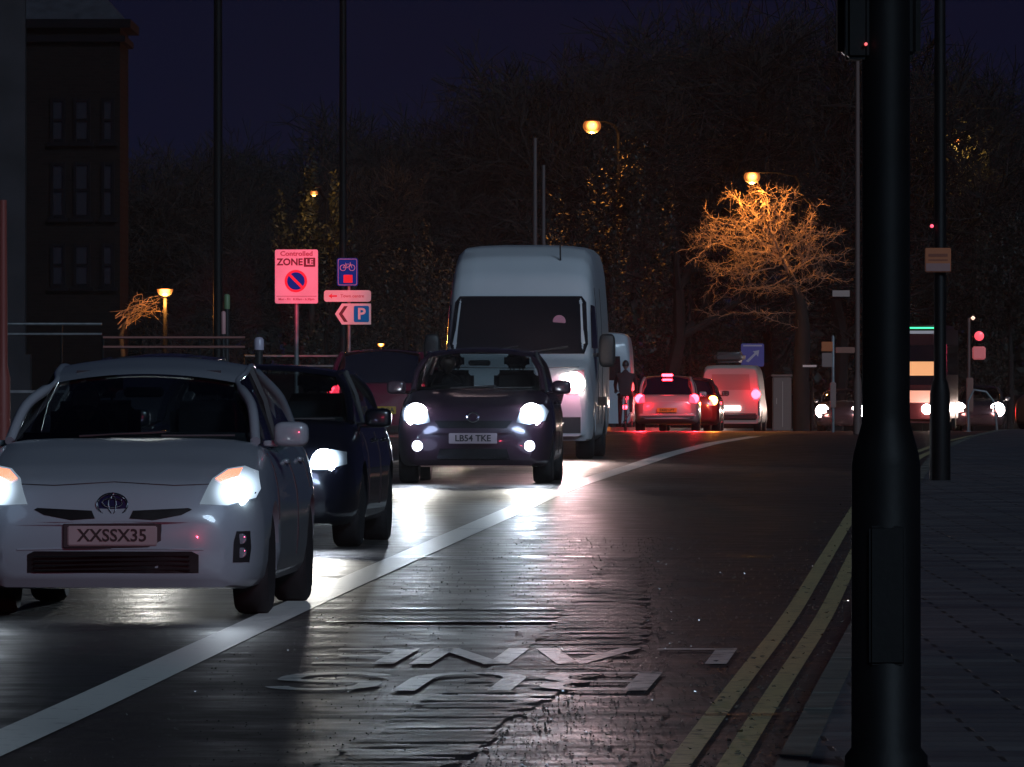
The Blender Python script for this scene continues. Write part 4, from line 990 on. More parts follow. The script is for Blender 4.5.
q = local(lp, 932, 226, YP2 - .09); mb = MB(); mb.lathe([(.008, 0), (.018, .01), (.018, .05)], q, 'Y', 10); mb.build('tell_tale', glow('red_tell_tale_far', (1, .05, .1), 2), lp, smooth=60)

# ------------------------------------------------------------------ posts and signs on the left
def pole(name, x, ybase_Y, ytop, w_px, label, cat='post', m=M_BLK, Y=None, arm=None, group=None):
    Y = ybase_Y; X = Xp(x, Y); g = gz(Y); h = EYE - (ytop - 383.5) * Y / F - g; r = w_px * Y / F / 2
    e = empty(name, (X, Y, g), 0, label, cat, group)
    mb = MB(); mb.lathe([(r * 1.7, 0), (r * 1.6, 1.1), (r * 1.05, 1.25), (r, h * .6), (r * .85, h)], (0, 0, 0), 'Z', 20); mb.build('pole', m, e, smooth=40)
    return e, h
e, h = pole('lamp_post', 218, 180, -110, 9, 'tall black lamp column rising out of the picture left of the parking zone sign')
mb = MB(); mb.tube([(0, 0, h - .1), (.1, 0, h + .4), (.9, 0, h + .7)], .05, 8); mb.build('arm', M_BLK, e, smooth=60)
mb = MB(); add_rbox(mb, (1.2, 0, h + .68), (.7, .26, .14), .05); mb.build('lantern', M_GREYM, e, smooth=60)
e, h = pole('lamp_post', 343, 215, -110, 7.5, 'tall black lamp column above the blue cycle sign')
mb = MB(); mb.tube([(0, 0, h - .1), (.1, 0, h + .4), (.9, 0, h + .7)], .05, 8); mb.build('arm', M_BLK, e, smooth=60)
mb = MB(); add_rbox(mb, (1.2, 0, h + .68), (.7, .26, .14), .05); mb.build('lantern', M_GREYM, e, smooth=60)
e, h = pole('post', 3, 118, 200, 9, 'thin post coloured as if lit red at the left edge of the picture', m=mat('red_lit_post', (.22, .05, .04), .5))  # red light on the post is put into its colour
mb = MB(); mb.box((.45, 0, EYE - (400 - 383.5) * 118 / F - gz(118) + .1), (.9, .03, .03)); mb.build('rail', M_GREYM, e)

M_SW = mat('sign_white', (.74, .70, .72), .6, spec=.1, noise=.08, nscale=3); M_SB = mat('sign_blue', (.002, .06, .45), .6, spec=.05); M_SR = mat('sign_red', (.6, .02, .03), .45); M_SK = mat('sign_black', (.02, .01, .01), .5)
def rrect(w_, h_, r, n=5):
    out = []
    for cx, cz, a0 in ((w_ / 2 - r, h_ / 2 - r, 0), (-w_ / 2 + r, h_ / 2 - r, 90), (-w_ / 2 + r, -h_ / 2 + r, 180), (w_ / 2 - r, -h_ / 2 + r, 270)):
        for k in range(n + 1): a = R(a0 + 90 * k / n); out.append((cx + r * math.cos(a), cz + r * math.sin(a)))
    return out
def disc(r, n=32, cx=0, cz=0): return [(cx + r * math.cos(2 * PI * k / n), cz + r * math.sin(2 * PI * k / n)) for k in range(n)]
def layer(parent, name, polys, y, m):
    mb = MB()
    for p in polys: mb.prism(p, y, y - .003)
    return mb.build(name, m, parent, normals=False)
# controlled parking zone sign
YZ = 165.0; s_ = YZ / F
zs = empty('zone_sign', (Xp(296.5, YZ), YZ, gz(YZ)), 0, 'square-cornered parking ZONE sign with red and blue no-waiting roundel', 'sign')
def szone(): return EYE - (276.5 - 383.5) * s_ - gz(YZ)
zc_ = szone(); W_, H_ = 43 * s_, 54 * s_
mb = MB(); mb.tube([(0, .06, 0), (0, .06, zc_ + H_ / 2 - .05)], .038, 10); mb.build('pole', M_GREYM, zs, smooth=60)
bd = MB(); bd.prism(rrect(W_, H_, .03), .012, -.012, (0, 0, zc_)); bd = bd.build('sign_board', M_SW, zs)
def T(txt, size, x, z, name, m, par, y=-.0165, bold=.003, xs=1): t_ = text_mb(txt, size, .001, bold, xs); shift(t_, (x, y, z)); return t_.build(name, m, par, normals=False)
T('Controlled', .105, 0, zc_ + .375, 'lettering', mat('sign_grey_text', (.25, .12, .14), .5), bd, xs=1.15)
T('ZONE', .155, -.11, zc_ + .235, 'lettering', M_SK, bd, bold=.005)
layer(bd, 'zone_box', [rrect(.19, .15, .01)], 0, M_SK).location = (.215, -.014, zc_ + .235)
T('LE', .125, .215, zc_ + .235, 'lettering', M_SW, bd, y=-.020)
r1 = layer(bd, 'roundel', [disc(.185)], 0, M_SR); r1.location = (-.01, -.013, zc_ - .075)
r2 = layer(bd, 'roundel_centre', [disc(.145)], 0, M_SB); r2.location = (-.01, -.017, zc_ - .075)
a = R(-45); q = [(-.15, -.022), (.15, -.022), (.15, .022), (-.15, .022)]
q = [(x * math.cos(a) - z * math.sin(a), x * math.sin(a) + z * math.cos(a)) for x, z in q]
r3 = layer(bd, 'roundel_bar', [q], 0, M_SR); r3.location = (-.01, -.021, zc_ - .075)
layer(bd, 'rule', [[(-.33, -.003), (.33, -.003), (.33, .003), (-.33, .003)]], 0, M_SK).location = (0, -.013, zc_ - .325)
T('Mon - Fri   8.30am - 6.30pm', .052, 0, zc_ - .375, 'lettering', mat('sign_grey_text', (.25, .12, .14), .5), bd, bold=.001)
# cycle sign, direction sign, parking sign on one post
YD = 190.0; s_ = YD / F
ds = empty('direction_sign', (Xp(349, YD), YD, gz(YD)), 0, 'post carrying a blue cycle sign, an arrow sign and a white parking P sign', 'sign')
def at(x, y): return ((x - 349) * s_, 0, EYE - (y - 383.5) * s_ - gz(YD))
mb = MB(); mb.tube([(0, .07, 0), (0, .07, at(0, 258)[2])], .035, 10); mb.build('pole', M_GREYM, ds, smooth=60)
c = at(347.5, 272); mb = MB(); mb.prism(rrect(21 * s_, 28 * s_, .04), .012, -.012, c); p1 = mb.build('cycle_board', M_SB, ds)
layer(p1, 'edge_line', [rrect(19 * s_, 26.4 * s_, .035)], 0, mat('sign_white_dim', (.32, .32, .42), .5)).location = (c[0], -.013, c[2])
layer(p1, 'panel', [rrect(18 * s_, 25.2 * s_, .03)], 0, M_SB).location = (c[0], -.0165, c[2])
layer(p1, 'route_patch', [rrect(9 * s_, 8 * s_, .01)], 0, M_SR).location = (c[0] + .01, -.020, c[2] - .13)
mb = MB(); bx, bz = c[0], c[2] + .10
for s in (-1, 1): mb.tube([(bx + s * .085 + .055 * math.cos(k * PI / 10), -.024, bz - .02 + .055 * math.sin(k * PI / 10)) for k in range(21)], .007, 4, False)
for p, q in (((-.085, -.02), (-.03, .05)), ((-.03, .05), (.06, .05)), ((.06, .05), (.085, -.02)), ((-.03, .05), (.0, -.02)), ((0, -.02), (.06, .05)), ((.06, .05), (.05, .085)), ((-.085, -.02), (0, -.02)), ((-.03, .05), (-.04, .075))):
    mb.tube([(bx + p[0], -.024, bz + p[1]), (bx + q[0], -.024, bz + q[1])], .006, 4)
mb.build('cycle_symbol', mat('sign_white_dim2', (.5, .5, .6), .5), p1)
c = at(347.5, 296); mb = MB(); mb.prism(rrect(47 * s_, 11.5 * s_, .05), .012, -.012, c); p2_ = mb.build('arrow_board', M_SW, ds)
layer(p2_, 'arrow', [[(-.36, 0), (-.29, .05), (-.30, .015), (-.2, .015), (-.2, -.015), (-.30, -.015), (-.29, -.05)]], 0, M_SR).location = (c[0], -.013, c[2])
T('Town centre', .085, c[0] + .09, c[2], 'lettering', mat('sign_pale_text', (.40, .18, .18), .5), p2_, y=-.0165, bold=.001)
c = at(353, 314); W_, H_ = 36 * s_, 21 * s_
mb = MB(); mb.prism([(-W_ / 2, 0), (-W_ / 2 + .13, -H_ / 2), (W_ / 2, -H_ / 2), (W_ / 2, H_ / 2), (-W_ / 2 + .13, H_ / 2)], .012, -.012, c); p3 = mb.build('parking_board', M_SW, ds)
layer(p3, 'chevron', [[(-.27, 0), (-.17, .15), (-.10, .15), (-.20, 0), (-.10, -.15), (-.17, -.15)]], 0, M_SK).location = (c[0], -.013, c[2])
layer(p3, 'blue_panel', [rrect(.29, .31, .03)], 0, mat('sign_blue_bright', (.003, .22, .6), .6, spec=.05)).location = (c[0] + .16, -.013, c[2])
T('P', .30, c[0] + .16, c[2] - .005, 'lettering', M_SW, p3, y=-.0175, bold=.008)
# small bollards and marker post
def bollard(x, yt, yb_, w_px, Y, label, m, cat='bollard'):
    z1 = EYE - (yt - 383.5) * Y / F; z2 = EYE - (yb_ - 383.5) * Y / F; g = gz(Y); r = w_px * Y / F / 2
    e = empty(cat.replace(' ', '_'), (Xp(x, Y), Y, g), 0, label, cat)
    mb = MB(); mb.lathe([(r * .8, 0), (r * .8, z2 - g)], (0, 0, 0), 'Z', 14); mb.build('post', M_PLAS, e, smooth=40)
    mb = MB(); mb.lathe([(r, z2 - g + .001), (r, z1 - g - r * .6), (r * .7, z1 - g - r * .15), (r * .2, z1 - g)], (0, 0, 0), 'Z', 16); mb.build('reflective_sleeve', m, e, smooth=40)
    return e
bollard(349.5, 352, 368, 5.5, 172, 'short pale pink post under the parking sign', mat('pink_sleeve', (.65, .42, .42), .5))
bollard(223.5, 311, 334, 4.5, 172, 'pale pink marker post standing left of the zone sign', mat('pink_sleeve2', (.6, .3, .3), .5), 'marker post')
bollard(227, 294, 309, 6, 174, 'dull green marker on a thin post left of the zone sign', mat('green_sleeve', (.16, .24, .12), .5), 'marker')
bollard(259, 337, 350, 10, 160, 'rounded pale lamp top just above the white hatchback roof', mat('pale_globe', (.5, .45, .55), .3), 'bollard')

# roadside guard rails on the left, red light put into the long one's colour
def railing(xa, xb, Y, z0_, label, yl, m=M_GREYM, post=1.0, rails=2):
    e = empty('guard_rail', (Xp(xa, Y), Y, gz(Y)), 0, label, 'railing')
    Ln = Xp(xb, Y) - Xp(xa, Y)
    for i, yy in enumerate(yl):
        z = EYE - (yy - 383.5) * Y / F - gz(Y); mb = MB(); mb.tube([(0, 0, z), (Ln, 0, z)], .022, 6); mb.build('rail', m, e, smooth=60)
    mb = None; k = 0
    zt_ = EYE - (yl[0] - 383.5) * Y / F - gz(Y)
    x = .0
    while x <= Ln + .01:
        mb = MB(); mb.tube([(x, .03, 0), (x, .03, zt_ + .03)], .025, 6); mb.build('rail_post', M_BLK, e, smooth=60); x += 1.6
    return e
railing(103, 245, 166, 0, 'long guard rail coloured as if lit red above the white hatchback roof', (337.5, 347), mat('rail_red_lit', (.30, .12, .10), .5))  # red of brake lights mixed into the rail colour
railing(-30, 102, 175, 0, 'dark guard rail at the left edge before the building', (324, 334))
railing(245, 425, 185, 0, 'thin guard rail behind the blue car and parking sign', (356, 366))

# ------------------------------------------------------------------ street lamps
def street_lamp(x, y, Y, side, label, power, col, size=.12, es=60, armlen=1.2, yb=0, base=None, h_extra=0):
    p = Pp(x, y, Y); bx = p.x + side * armlen; g = gz(Y)
    e = empty('street_lamp', (bx, Y, g), 0, label, 'street lamp', 'sodium street lamps'); z = p.z - g
    mb = MB(); mb.lathe([(.11, 0), (.1, 1.3), (.06, 1.45), (.045, z - .1)], (0, yb, 0), 'Z', 14); mb.build('pole', M_LAMPDK, e, smooth=40)
    mb = MB(); mb.tube([(0, yb, z - .15), (-side * .15, yb * .9, z + .1), (-side * armlen * .5, yb * .5, z + .2), (-side * armlen, 0, z + .16)], .035, 8); mb.build('arm', M_LAMPDK, e, smooth=60)
    mb = MB(); add_rbox(mb, (-side * armlen, 0, z + size * .75), (size * 1.5, .28, .06), .025); hd = mb.build('lantern_hood', M_LAMPDK, e, smooth=60)
    mb = MB(); mb.lathe([(size * math.cos(a * PI / 14), size * .85 * math.sin(a * PI / 14)) for a in range(-7, 4)], (-side * armlen, 0, z), 'Z', 24); mb.build('lamp_bowl', lens_falloff('sodium_lamp_%d_%d' % (es, int(size * 100 + Y)), (1.0, .27, .05), (armlen, z), es * .16, .30, size * .12, size * 1.02), e, smooth=60)
    point(e, (-side * armlen, 0, z - size - .1), power, col, .12)
    return e
SOD = (1.0, .36, .06); M_LAMPDK = mat('dark_lamp_paint', (.006, .006, .006), .8, spec=.1)  # made near-black so poles and hoods stay dark under their own lamps
street_lamp(592, 126, 330, 1, 'lit orange street lamp high above the tall white van', 900, SOD, .30, 60, armlen=.9, yb=3)
street_lamp(752, 177, 352, 1, 'lit orange street lamp shining into the bare tree crown', 1200, SOD, .29, 60, armlen=1.75, yb=3)
street_lamp(957, 141, 400, 1, 'small lit yellow street lamp right of the thin black post', 200, (1, .6, .12), .13, 60, armlen=.8, yb=3)
street_lamp(314, 193, 260, 1, 'small amber street lamp glinting through leaves above the zone sign', 110, (1, .5, .08), .10, 14, armlen=.25, yb=4)
def globe_lamp(x, y, Y, r, label, power, es):
    p = Pp(x, y, Y); g = gz(Y); e = empty('globe_lamp', (p.x, Y, g), 0, label, 'street lamp'); z = p.z - g
    mb = MB(); mb.lathe([(.07, 0), (.05, .8), (.035, z - r)], (0, 0, 0), 'Z', 12); mb.build('pole', M_LAMPDK, e, smooth=40)
    mb = MB(); mb.lathe([(r * .15, -r * .8), (r * .7, -r * .62), (r * .95, -r * .2), (r, .1 * r)], (0, 0, z), 'Z', 20); mb.build('lamp_bowl', lens_falloff('globe_%d' % es, (1, .25, .04), (0, z), es, .45, r * .2, r * 1.05), e, smooth=60)
    mb = MB(); mb.lathe([(r * 1.05, .1 * r), (r * .9, .45 * r), (r * .2, .7 * r)], (0, 0, z), 'Z', 20); mb.build('lamp_hood', M_LAMPDK, e, smooth=60)
    point(e, (0, -.1, z - r - .08), power, SOD, .1); return e
globe_lamp(165, 290, 185, .15, 'half-dome orange lamp lit above the guard rail on the left', 240, 12)
globe_lamp(381, 344, 300, .11, 'small amber lamp seen between the parking sign and the tall van', 10, 25)
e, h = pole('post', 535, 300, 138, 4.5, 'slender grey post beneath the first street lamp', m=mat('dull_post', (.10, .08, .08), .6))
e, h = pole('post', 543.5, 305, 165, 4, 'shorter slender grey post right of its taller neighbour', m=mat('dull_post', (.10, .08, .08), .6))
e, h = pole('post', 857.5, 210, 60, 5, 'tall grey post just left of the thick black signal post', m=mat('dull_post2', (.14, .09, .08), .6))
# ladder-like small name plate on that post
b0 = e.location; mb = MB(); mb.box(((Xp(841, 210) - b0.x), -.06, EYE - (293.5 - 383.5) * 210 / F - b0.z), (.36, .02, .13)); mb.build('street_plate', mat('plate_pale', (.45, .32, .28), .5), e)
# finger post with orange square sign
YF_ = 240; fp = empty('finger_post', (Xp(833, YF_), YF_, gz(YF_)), 0, 'post with square orange notice and finger arm left of the black post', 'sign')
def fl(x, y): return ((x - 833) * YF_ / F, EYE - (y - 383.5) * YF_ / F - gz(YF_))
mb = MB(); mb.lathe([(.04, 0), (.04, fl(0, 337)[1]), (.01, fl(0, 335)[1])], (0, 0, 0), 'Z', 12); mb.build('pole', M_GREYM, fp, smooth=50)
a = fl(827, 346.5); mb = MB(); add_rbox(mb, (a[0], -.05, a[1]), (.27, .02, .23), .01); mb.build('orange_notice', mat('orange_notice', (.6, .16, .05), .5, emit=(1, .3, .08), estr=.0), fp)
a = fl(827, 360); mb = MB(); add_rbox(mb, (a[0], -.05, a[1]), (.25, .02, .34), .01); mb.build('pale_notice', mat('pale_notice', (.28, .18, .16), .5), fp)
a = fl(845, 350); mb = MB(); mb.prism([(-.22, -.07), (.22, -.07), (.26, 0), (.22, .07), (-.22, .07)], .02, -.02, (a[0], 0, a[1])); mb.build('finger_arm', mat('arm_brown', (.3, .13, .09), .5), fp)
a = fl(833, 395); mb = MB(); add_rbox(mb, (a[0], -.04, a[1]), (.14, .06, .62), .02); mb.build('control_box', mat('pale_notice', (.28, .18, .16), .5), fp)
# blue direction sign behind the white van
YB = 330; s_ = YB / F; bsn = empty('blue_sign', (Xp(755, YB), YB, gz(YB)), 0, 'blue rectangular sign with a diagonal white arrow above the small white van', 'sign')
zc2 = EYE - (355 - 383.5) * s_ - gz(YB)
mb = MB(); mb.tube([(0, .05, 0), (0, .05, zc2)], .05, 8); mb.build('pole', M_GREYM, bsn)
mb = MB(); mb.prism(rrect(23 * s_, 23 * s_, .05), .012, -.012, (-.08, 0, zc2)); bb = mb.build('sign_board', mat('blue_board', (.12, .10, .36), .5), bsn)
a = [(-.22, -.16), (-.14, -.20), (.12, .06), (.18, -.02), (.22, .20), (.0, .16), (.07, .11)]
layer(bb, 'arrow', [[(x, z) for x, z in a]], 0, mat('arrow_pale', (.5, .42, .5), .5)).location = (-.08, -.014, zc2 - .04)
mb = MB(); mb.box((-.08, -.015, zc2 + .31), (.62, .004, .05)); mb.build('edge_line', mat('arrow_pale', (.5, .42, .5), .5), bb)
# pale equipment cabinet near the tree trunk
YQ = 330; cb = empty('cabinet', (Xp(782, YQ), YQ, gz(YQ)), 0, 'pale tall street cabinet on the kerb beside the small white van', 'cabinet')
mb = MB(); add_rbox(mb, (0, .2, .9), (.62, .45, 1.8), .03); mb.build('body', mat('cabinet_grey', (.2, .13, .11), .5), cb, smooth=40)
mb = MB(); mb.box((.02, -.03, .9), (.02, .01, 1.5)); mb.box((-.18, -.035, 1.0), (.03, .03, .2)); mb.build('door_gap', mat('cabinet_light', (.45, .35, .3), .5), cb)
mb = MB(); add_rbox(mb, (0, .2, 1.84), (.70, .52, .07), .02); mb.build('cap', mat('cabinet_grey', (.2, .13, .11), .5), cb)
# low bar plate near 808,365
e, h = pole('post', 812, 335, 364, 2.5, 'short post with white bar in the dark under the bare tree')
b0 = e.location; mb = MB(); mb.box((-.08, -.04, EYE - (366 - 383.5) * 335 / F - b0.z), (.46, .02, .07)); mb.build('bar', mat('white_bar', (.7, .6, .6), .5), e)
# pedestrian signal with red figure, its post and the bicycle stands beside it
YR = 260; s_ = YR / F; ps = empty('pedestrian_signal', (Xp(969, YR), YR, gz(YR)), 0, 'pedestrian signal with glowing red figure and pale box on a post', 'traffic light')
def pl2(x, y): return ((x - 969) * s_, EYE - (y - 383.5) * s_ - gz(YR))
mb = MB(); mb.tube([(0, .06, 0), (0, .06, pl2(0, 318)[1])], .04, 10); mb.build('post', mat('dull_post2', (.14, .09, .08), .6), ps, smooth=50)
a = pl2(979, 336); mb = MB(); add_rbox(mb, (a[0], .02, a[1]), (.32, .22, .36), .03); hh = mb.build('signal_head', M_BLK, ps, smooth=50)
mb = MB(); mb.lathe([(.02, -.03), (.10, -.015), (.125, 0)], (a[0], -.09, a[1]), 'Y', 20); mb.build('red_lens', glow('ped_red', (1, .03, .05), 1.0), hh, smooth=60)
a = pl2(979, 353); mb = MB(); add_rbox(mb, (a[0], .0, a[1]), (.34, .18, .34), .03); mb.build('pale_box', mat('pale_red_box', (.55, .2, .2), .5, emit=(1, .2, .22), estr=.18), ps, smooth=50)
a = pl2(973, 318); mb = MB(); mb.lathe([(.02, -.05), (.06, 0), (.02, .05)], (a[0], 0, a[1]), 'Z', 12); mb.build('cap_light', glow('small_warm', (1, .6, .45), 1.2), ps, smooth=60)
a = pl2(969, 395); mb = MB(); add_rbox(mb, (a[0] + .02, .02, a[1]), (.18, .12, .9), .02); mb.build('lower_box', mat('lower_box', (.28, .13, .1), .5), ps, smooth=50)
st_ = empty('cycle_stand', (Xp(982, 250), 250, gz(250)), 0, 'curved metal cycle stand just right of the pedestrian signal', 'cycle stand')
mb = MB(); mb.tube([(-.35, 0, 0), (-.35, 0, .75), (-.2, 0, 1.05), (.1, 0, 1.0), (.3, 0, .75), (.38, 0, 0)], .03, 8); mb.build('hoop', M_GREYM, st_, smooth=60)
mb = MB(); mb.box((-.35, 0, .01), (.16, .16, .02)); mb.box((.38, 0, .01), (.16, .16, .02)); mb.build('foot_plate', M_GREYM, st_)

# ------------------------------------------------------------------ building and walls
M_BRK = bpy.data.materials.new('soot_brick'); M_BRK.use_nodes = True
n = M_BRK.node_tree; b = n.nodes['Principled BSDF']; tc = n.nodes.new('ShaderNodeTexCoord'); br = n.nodes.new('ShaderNodeTexBrick')
br.inputs['Scale'].default_value = 1; br.inputs['Brick Width'].default_value = .225; br.inputs['Row Height'].default_value = .075; br.inputs['Mortar Size'].default_value = .008
br.inputs['Color1'].default_value = (.014, .009, .008, 1); br.inputs['Color2'].default_value = (.009, .006, .006, 1); br.inputs['Mortar'].default_value = (.012, .011, .011, 1)
mp = n.nodes.new('ShaderNodeMapping'); mp.inputs['Rotation'].default_value = (PI / 2, 0, 0)
n.links.new(tc.outputs['Object'], mp.inputs[0]); n.links.new(mp.outputs[0], br.inputs['Vector']); n.links.new(br.outputs['Color'], b.inputs['Base Color']); b.inputs['Roughness'].default_value = .95; b.inputs['Specular IOR Level'].default_value = .03
M_STN = mat('weathered_stone', (.007, .006, .008), .9, spec=.05, noise=.35, nscale=1.2)
M_SLATE = mat('slate', (.04, .04, .05), .6, noise=.3)
YBD = 230; s_ = YBD / F
bx0, bx1 = Xp(-260, YBD), Xp(120, YBD); g = gz(YBD); ztop = EYE - (28 - 383.5) * s_ - g
bd_ = empty('brick_building', (bx1, YBD, g), 0, 'dark brick building with stone corner column and tall windows at upper left', 'building')
def bl_(x, y): return (Xp(x, YBD) - bx1, EYE - (y - 383.5) * s_ - g)
Wd = bx1 - bx0
mb = MB(); mb.box((-Wd / 2, 2.5, ztop / 2), (Wd, 5, ztop)); mb.build('wall', M_BRK, bd_)
mb = MB(); mb.box((-Wd / 2, 2.4, ztop + .1), (Wd + .5, 5.3, .2)); mb.box((-Wd / 2, 2.4, ztop - .25), (Wd + .25, 5.15, .14)); mb.build('cornice', M_STN, bd_)
mb = MB(); mb.add([(.1, -.2, ztop + .2), (-Wd - .2, -.2, ztop + .2), (-Wd - .2, 5.2, ztop + .2), (.1, 5.2, ztop + .2), (-1.5, 2.5, ztop + 2.0), (-Wd + 2, 2.5, ztop + 2.0)], [(0, 1, 5, 4), (1, 2, 5), (2, 3, 4, 5), (3, 0, 4)])
rf = mb.build('roof', M_SLATE, bd_)
mb = MB(); c0 = bl_(35, 0)[0]; mb.box((c0 - .95, -.35, ztop / 2 + .6), (1.5, .7, ztop + 1.2)); mb.box((c0 - .95, -.4, .9), (1.75, .85, 1.8)); mb.box((c0 - .95, -.4, ztop + 1.3), (1.8, .95, .3)); mb.build('stone_column', mat('pale_stone', (.022, .019, .024), .8, noise=.4, nscale=1.2), bd_)
for (wx, wy, ww, wh) in ((82, 120, 14, 40), (82, 190, 14, 52), (108, 120, 10, 40), (108, 190, 10, 52), (58, 120, 12, 40), (58, 190, 12, 52), (82, 265, 14, 40), (108, 265, 10, 40), (58, 265, 12, 40), (-60, 120, 14, 40), (-60, 190, 14, 52), (-110, 190, 14, 52)):
    c = bl_(wx, wy); w2, h2 = ww * s_, wh * s_
    mb = MB()
    for sx in (-1, 1): mb.box((c[0] + sx * w2 / 2, -.03, c[1]), (.07, .1, h2 + .1))
    for sz in (-1, 0, 1): mb.box((c[0], -.032, c[1] + sz * h2 / 2), (w2 - .08, .09, .06))
    f = mb.build('window', M_STN, bd_)
    mb = MB(); mb.box((c[0], -.012, c[1]), (w2 - .06, .02, h2 - .02)); mb.build('pane', mat('night_pane', (.02, .02, .025), .08, spec=.9), f)
    mb = MB(); mb.box((c[0], -.07, c[1] - h2 / 2 - .09), (w2 + .2, .18, .09)); mb.build('sill', M_STN, f)
# boundary wall beyond the left pavement
YW = 240; wl = MB(); wl.box((Xp(180, YW), YW, gz(YW) + .65), (8.5, .3, 1.3)); wl.box((Xp(180, YW), YW, gz(YW) + 1.34), (8.7, .42, .09))
tag(wl.build('boundary_wall', M_BRK), 'low dark brick boundary wall between the building and the zone sign', 'wall')
wl = MB(); wl.box((Xp(560, 470), 470, gz(470) + .5), (60, .4, 2.2)); wl.box((Xp(560, 470), 470, gz(470) + 1.65), (60.2, .5, .1))
tag(wl.build('park_wall', M_BRK), 'long low wall under the trees at the far end of the road', 'wall')

# ------------------------------------------------------------------ trees
def bare_tree(seed, H, spread=.55, levels=6, droop=0., twigs=3, trunk_r=.22, lean=0, crown_start=.25, up=.12):
    rnd = random.Random(seed); tv, tf, cv, cf = [], [], [], []
    def seg(V, Fc, a, b, ra, rb, n):
        o = len(V); t = (b - a).normalized(); u = Vector((0, 0, 1)) if abs(t.z) < .9 else Vector((0, 1, 0)); x = t.cross(u).normalized(); y = t.cross(x)
        for c, r in ((a, ra), (b, rb)):
            for k in range(n): q = 2 * PI * k / n; V.append(tuple(c + (x * math.cos(q) + y * math.sin(q)) * r))
        for k in range(n): Fc.append((o + k, o + (k + 1) % n, o + n + (k + 1) % n, o + n + k))
    def grow(p, d, ln, r, lv):
        if lv == 0 or ln < .12: return
        k = 3 if lv > 2 else 2; n = 6 if lv > 3 else 3; r = max(r, .016)
        V, Fc = (tv, tf) if lv == levels else (cv, cf)
        for i in range(k):
            d = (d + Vector((rnd.gauss(0, .13), rnd.gauss(0, .13), rnd.gauss(0, .09) + (up if lv > 2 else 0) - droop * (1 if lv <= 3 else .2)))).normalized()
            q = p + d * ln / k; r2 = r * .86; seg(V, Fc, p, q, r, r2, n); p, r = q, r2
            if lv < levels or i >= 1:
                for _ in range(rnd.choice((1, 2)) if lv > 1 else 1):
                    a = Vector((rnd.gauss(0, 1), rnd.gauss(0, 1), rnd.gauss(0, .6))).normalized(); dd = (d * (1 - spread) + a * spread).normalized()
                    grow(p, dd, ln * rnd.uniform(.55, .8), r * .6, lv - 1)
        for _ in range(twigs if lv < levels else 4):
            a = Vector((rnd.gauss(0, 1), rnd.gauss(0, 1), rnd.gauss(0, .5))).normalized(); dd = (d * (1 - spread * .7) + a * spread * .7).normalized()
            grow(p, dd, ln * rnd.uniform(.55, .82), r * .7, lv - 1)
    grow(Vector((0, 0, -.1)), Vector((lean, 0, 1)).normalized(), H * crown_start * 1.3, trunk_r, levels)
    return tv, tf, cv, cf
def tree_obj(name, data, loc, rz, sc, label, cat='tree', group=None, m=M_BARK):
    e = empty(name, loc, rz, label, cat, group); e.scale = (sc, sc, sc)
    a = MB(); a.add(data[0], data[1]); a.build('trunk', m, e, normals=False)
    a = MB(); a.add(data[2], data[3]); a.build('crown', m, e, normals=False)
    return e
protos = [bare_tree(s, 12, levels=6, twigs=2, crown_start=c) for s, c in ((1, .24), (7, .28), (12, .26))]
print('TREE', [len(p[3]) for p in protos], [max(v[2] for v in p[2]) for p in protos], [max(abs(v[0]) for v in p[2]) for p in protos])
rnd = random.Random(21)
TP = [tree_obj('bare_tree', p, (0, 0, 0), 0, 1, 'x', group='bare trees along the road') for p in protos]
hs = [max(v[2] for v in p[2]) for p in protos]
tl = [(150, 360, 130, 'short bare tree just right of the brick building'), (235, 400, 112, 'bare tree behind the left tall lamp column'), (300, 330, 150, 'bare tree standing behind the zone sign'),
      (365, 420, 95, 'bare tree behind the second tall lamp column'), (430, 380, 80, 'dark bare tree left of the tall white van'), (490, 440, 50, 'bare tree rising behind the tall white van roof'),
      (545, 380, 30, 'tall dark tree behind the slender grey posts'), (600, 430, 5, 'tall dark tree behind the first orange street lamp'), (660, 390, -10, 'tall dark tree between the two orange street lamps'),
      (700, 450, 0, 'far dark tree over the silver estate car'), (770, 440, -20, 'tallest dark tree behind the lamp-lit crown'), (835, 400, -15, 'dark tree left of the thick signal post'),
      (930, 430, 20, 'dark tree between the two black posts'), (1000, 420, 30, 'dark tree at the right edge above the oncoming car'), (190, 440, 130, 'far faint tree above the half-dome lamp'), (60, 300, 260, 'dark shrubby tree at the foot of the brick building')]
for i, (x, Y, yt, lab) in enumerate(tl):
    k = i % 3; o = TP[k] if i < 3 else dup(TP[k]); Hh = EYE - (yt - 383.5) * Y / F - gz(Y)
    o.location = (Xp(x, Y), Y, gz(Y)); s = Hh / hs[k]; o.scale = (s * 1.05, s * 1.05, s); o.rotation_euler = (0, 0, rnd.uniform(0, 6.28)); o['label'] = lab
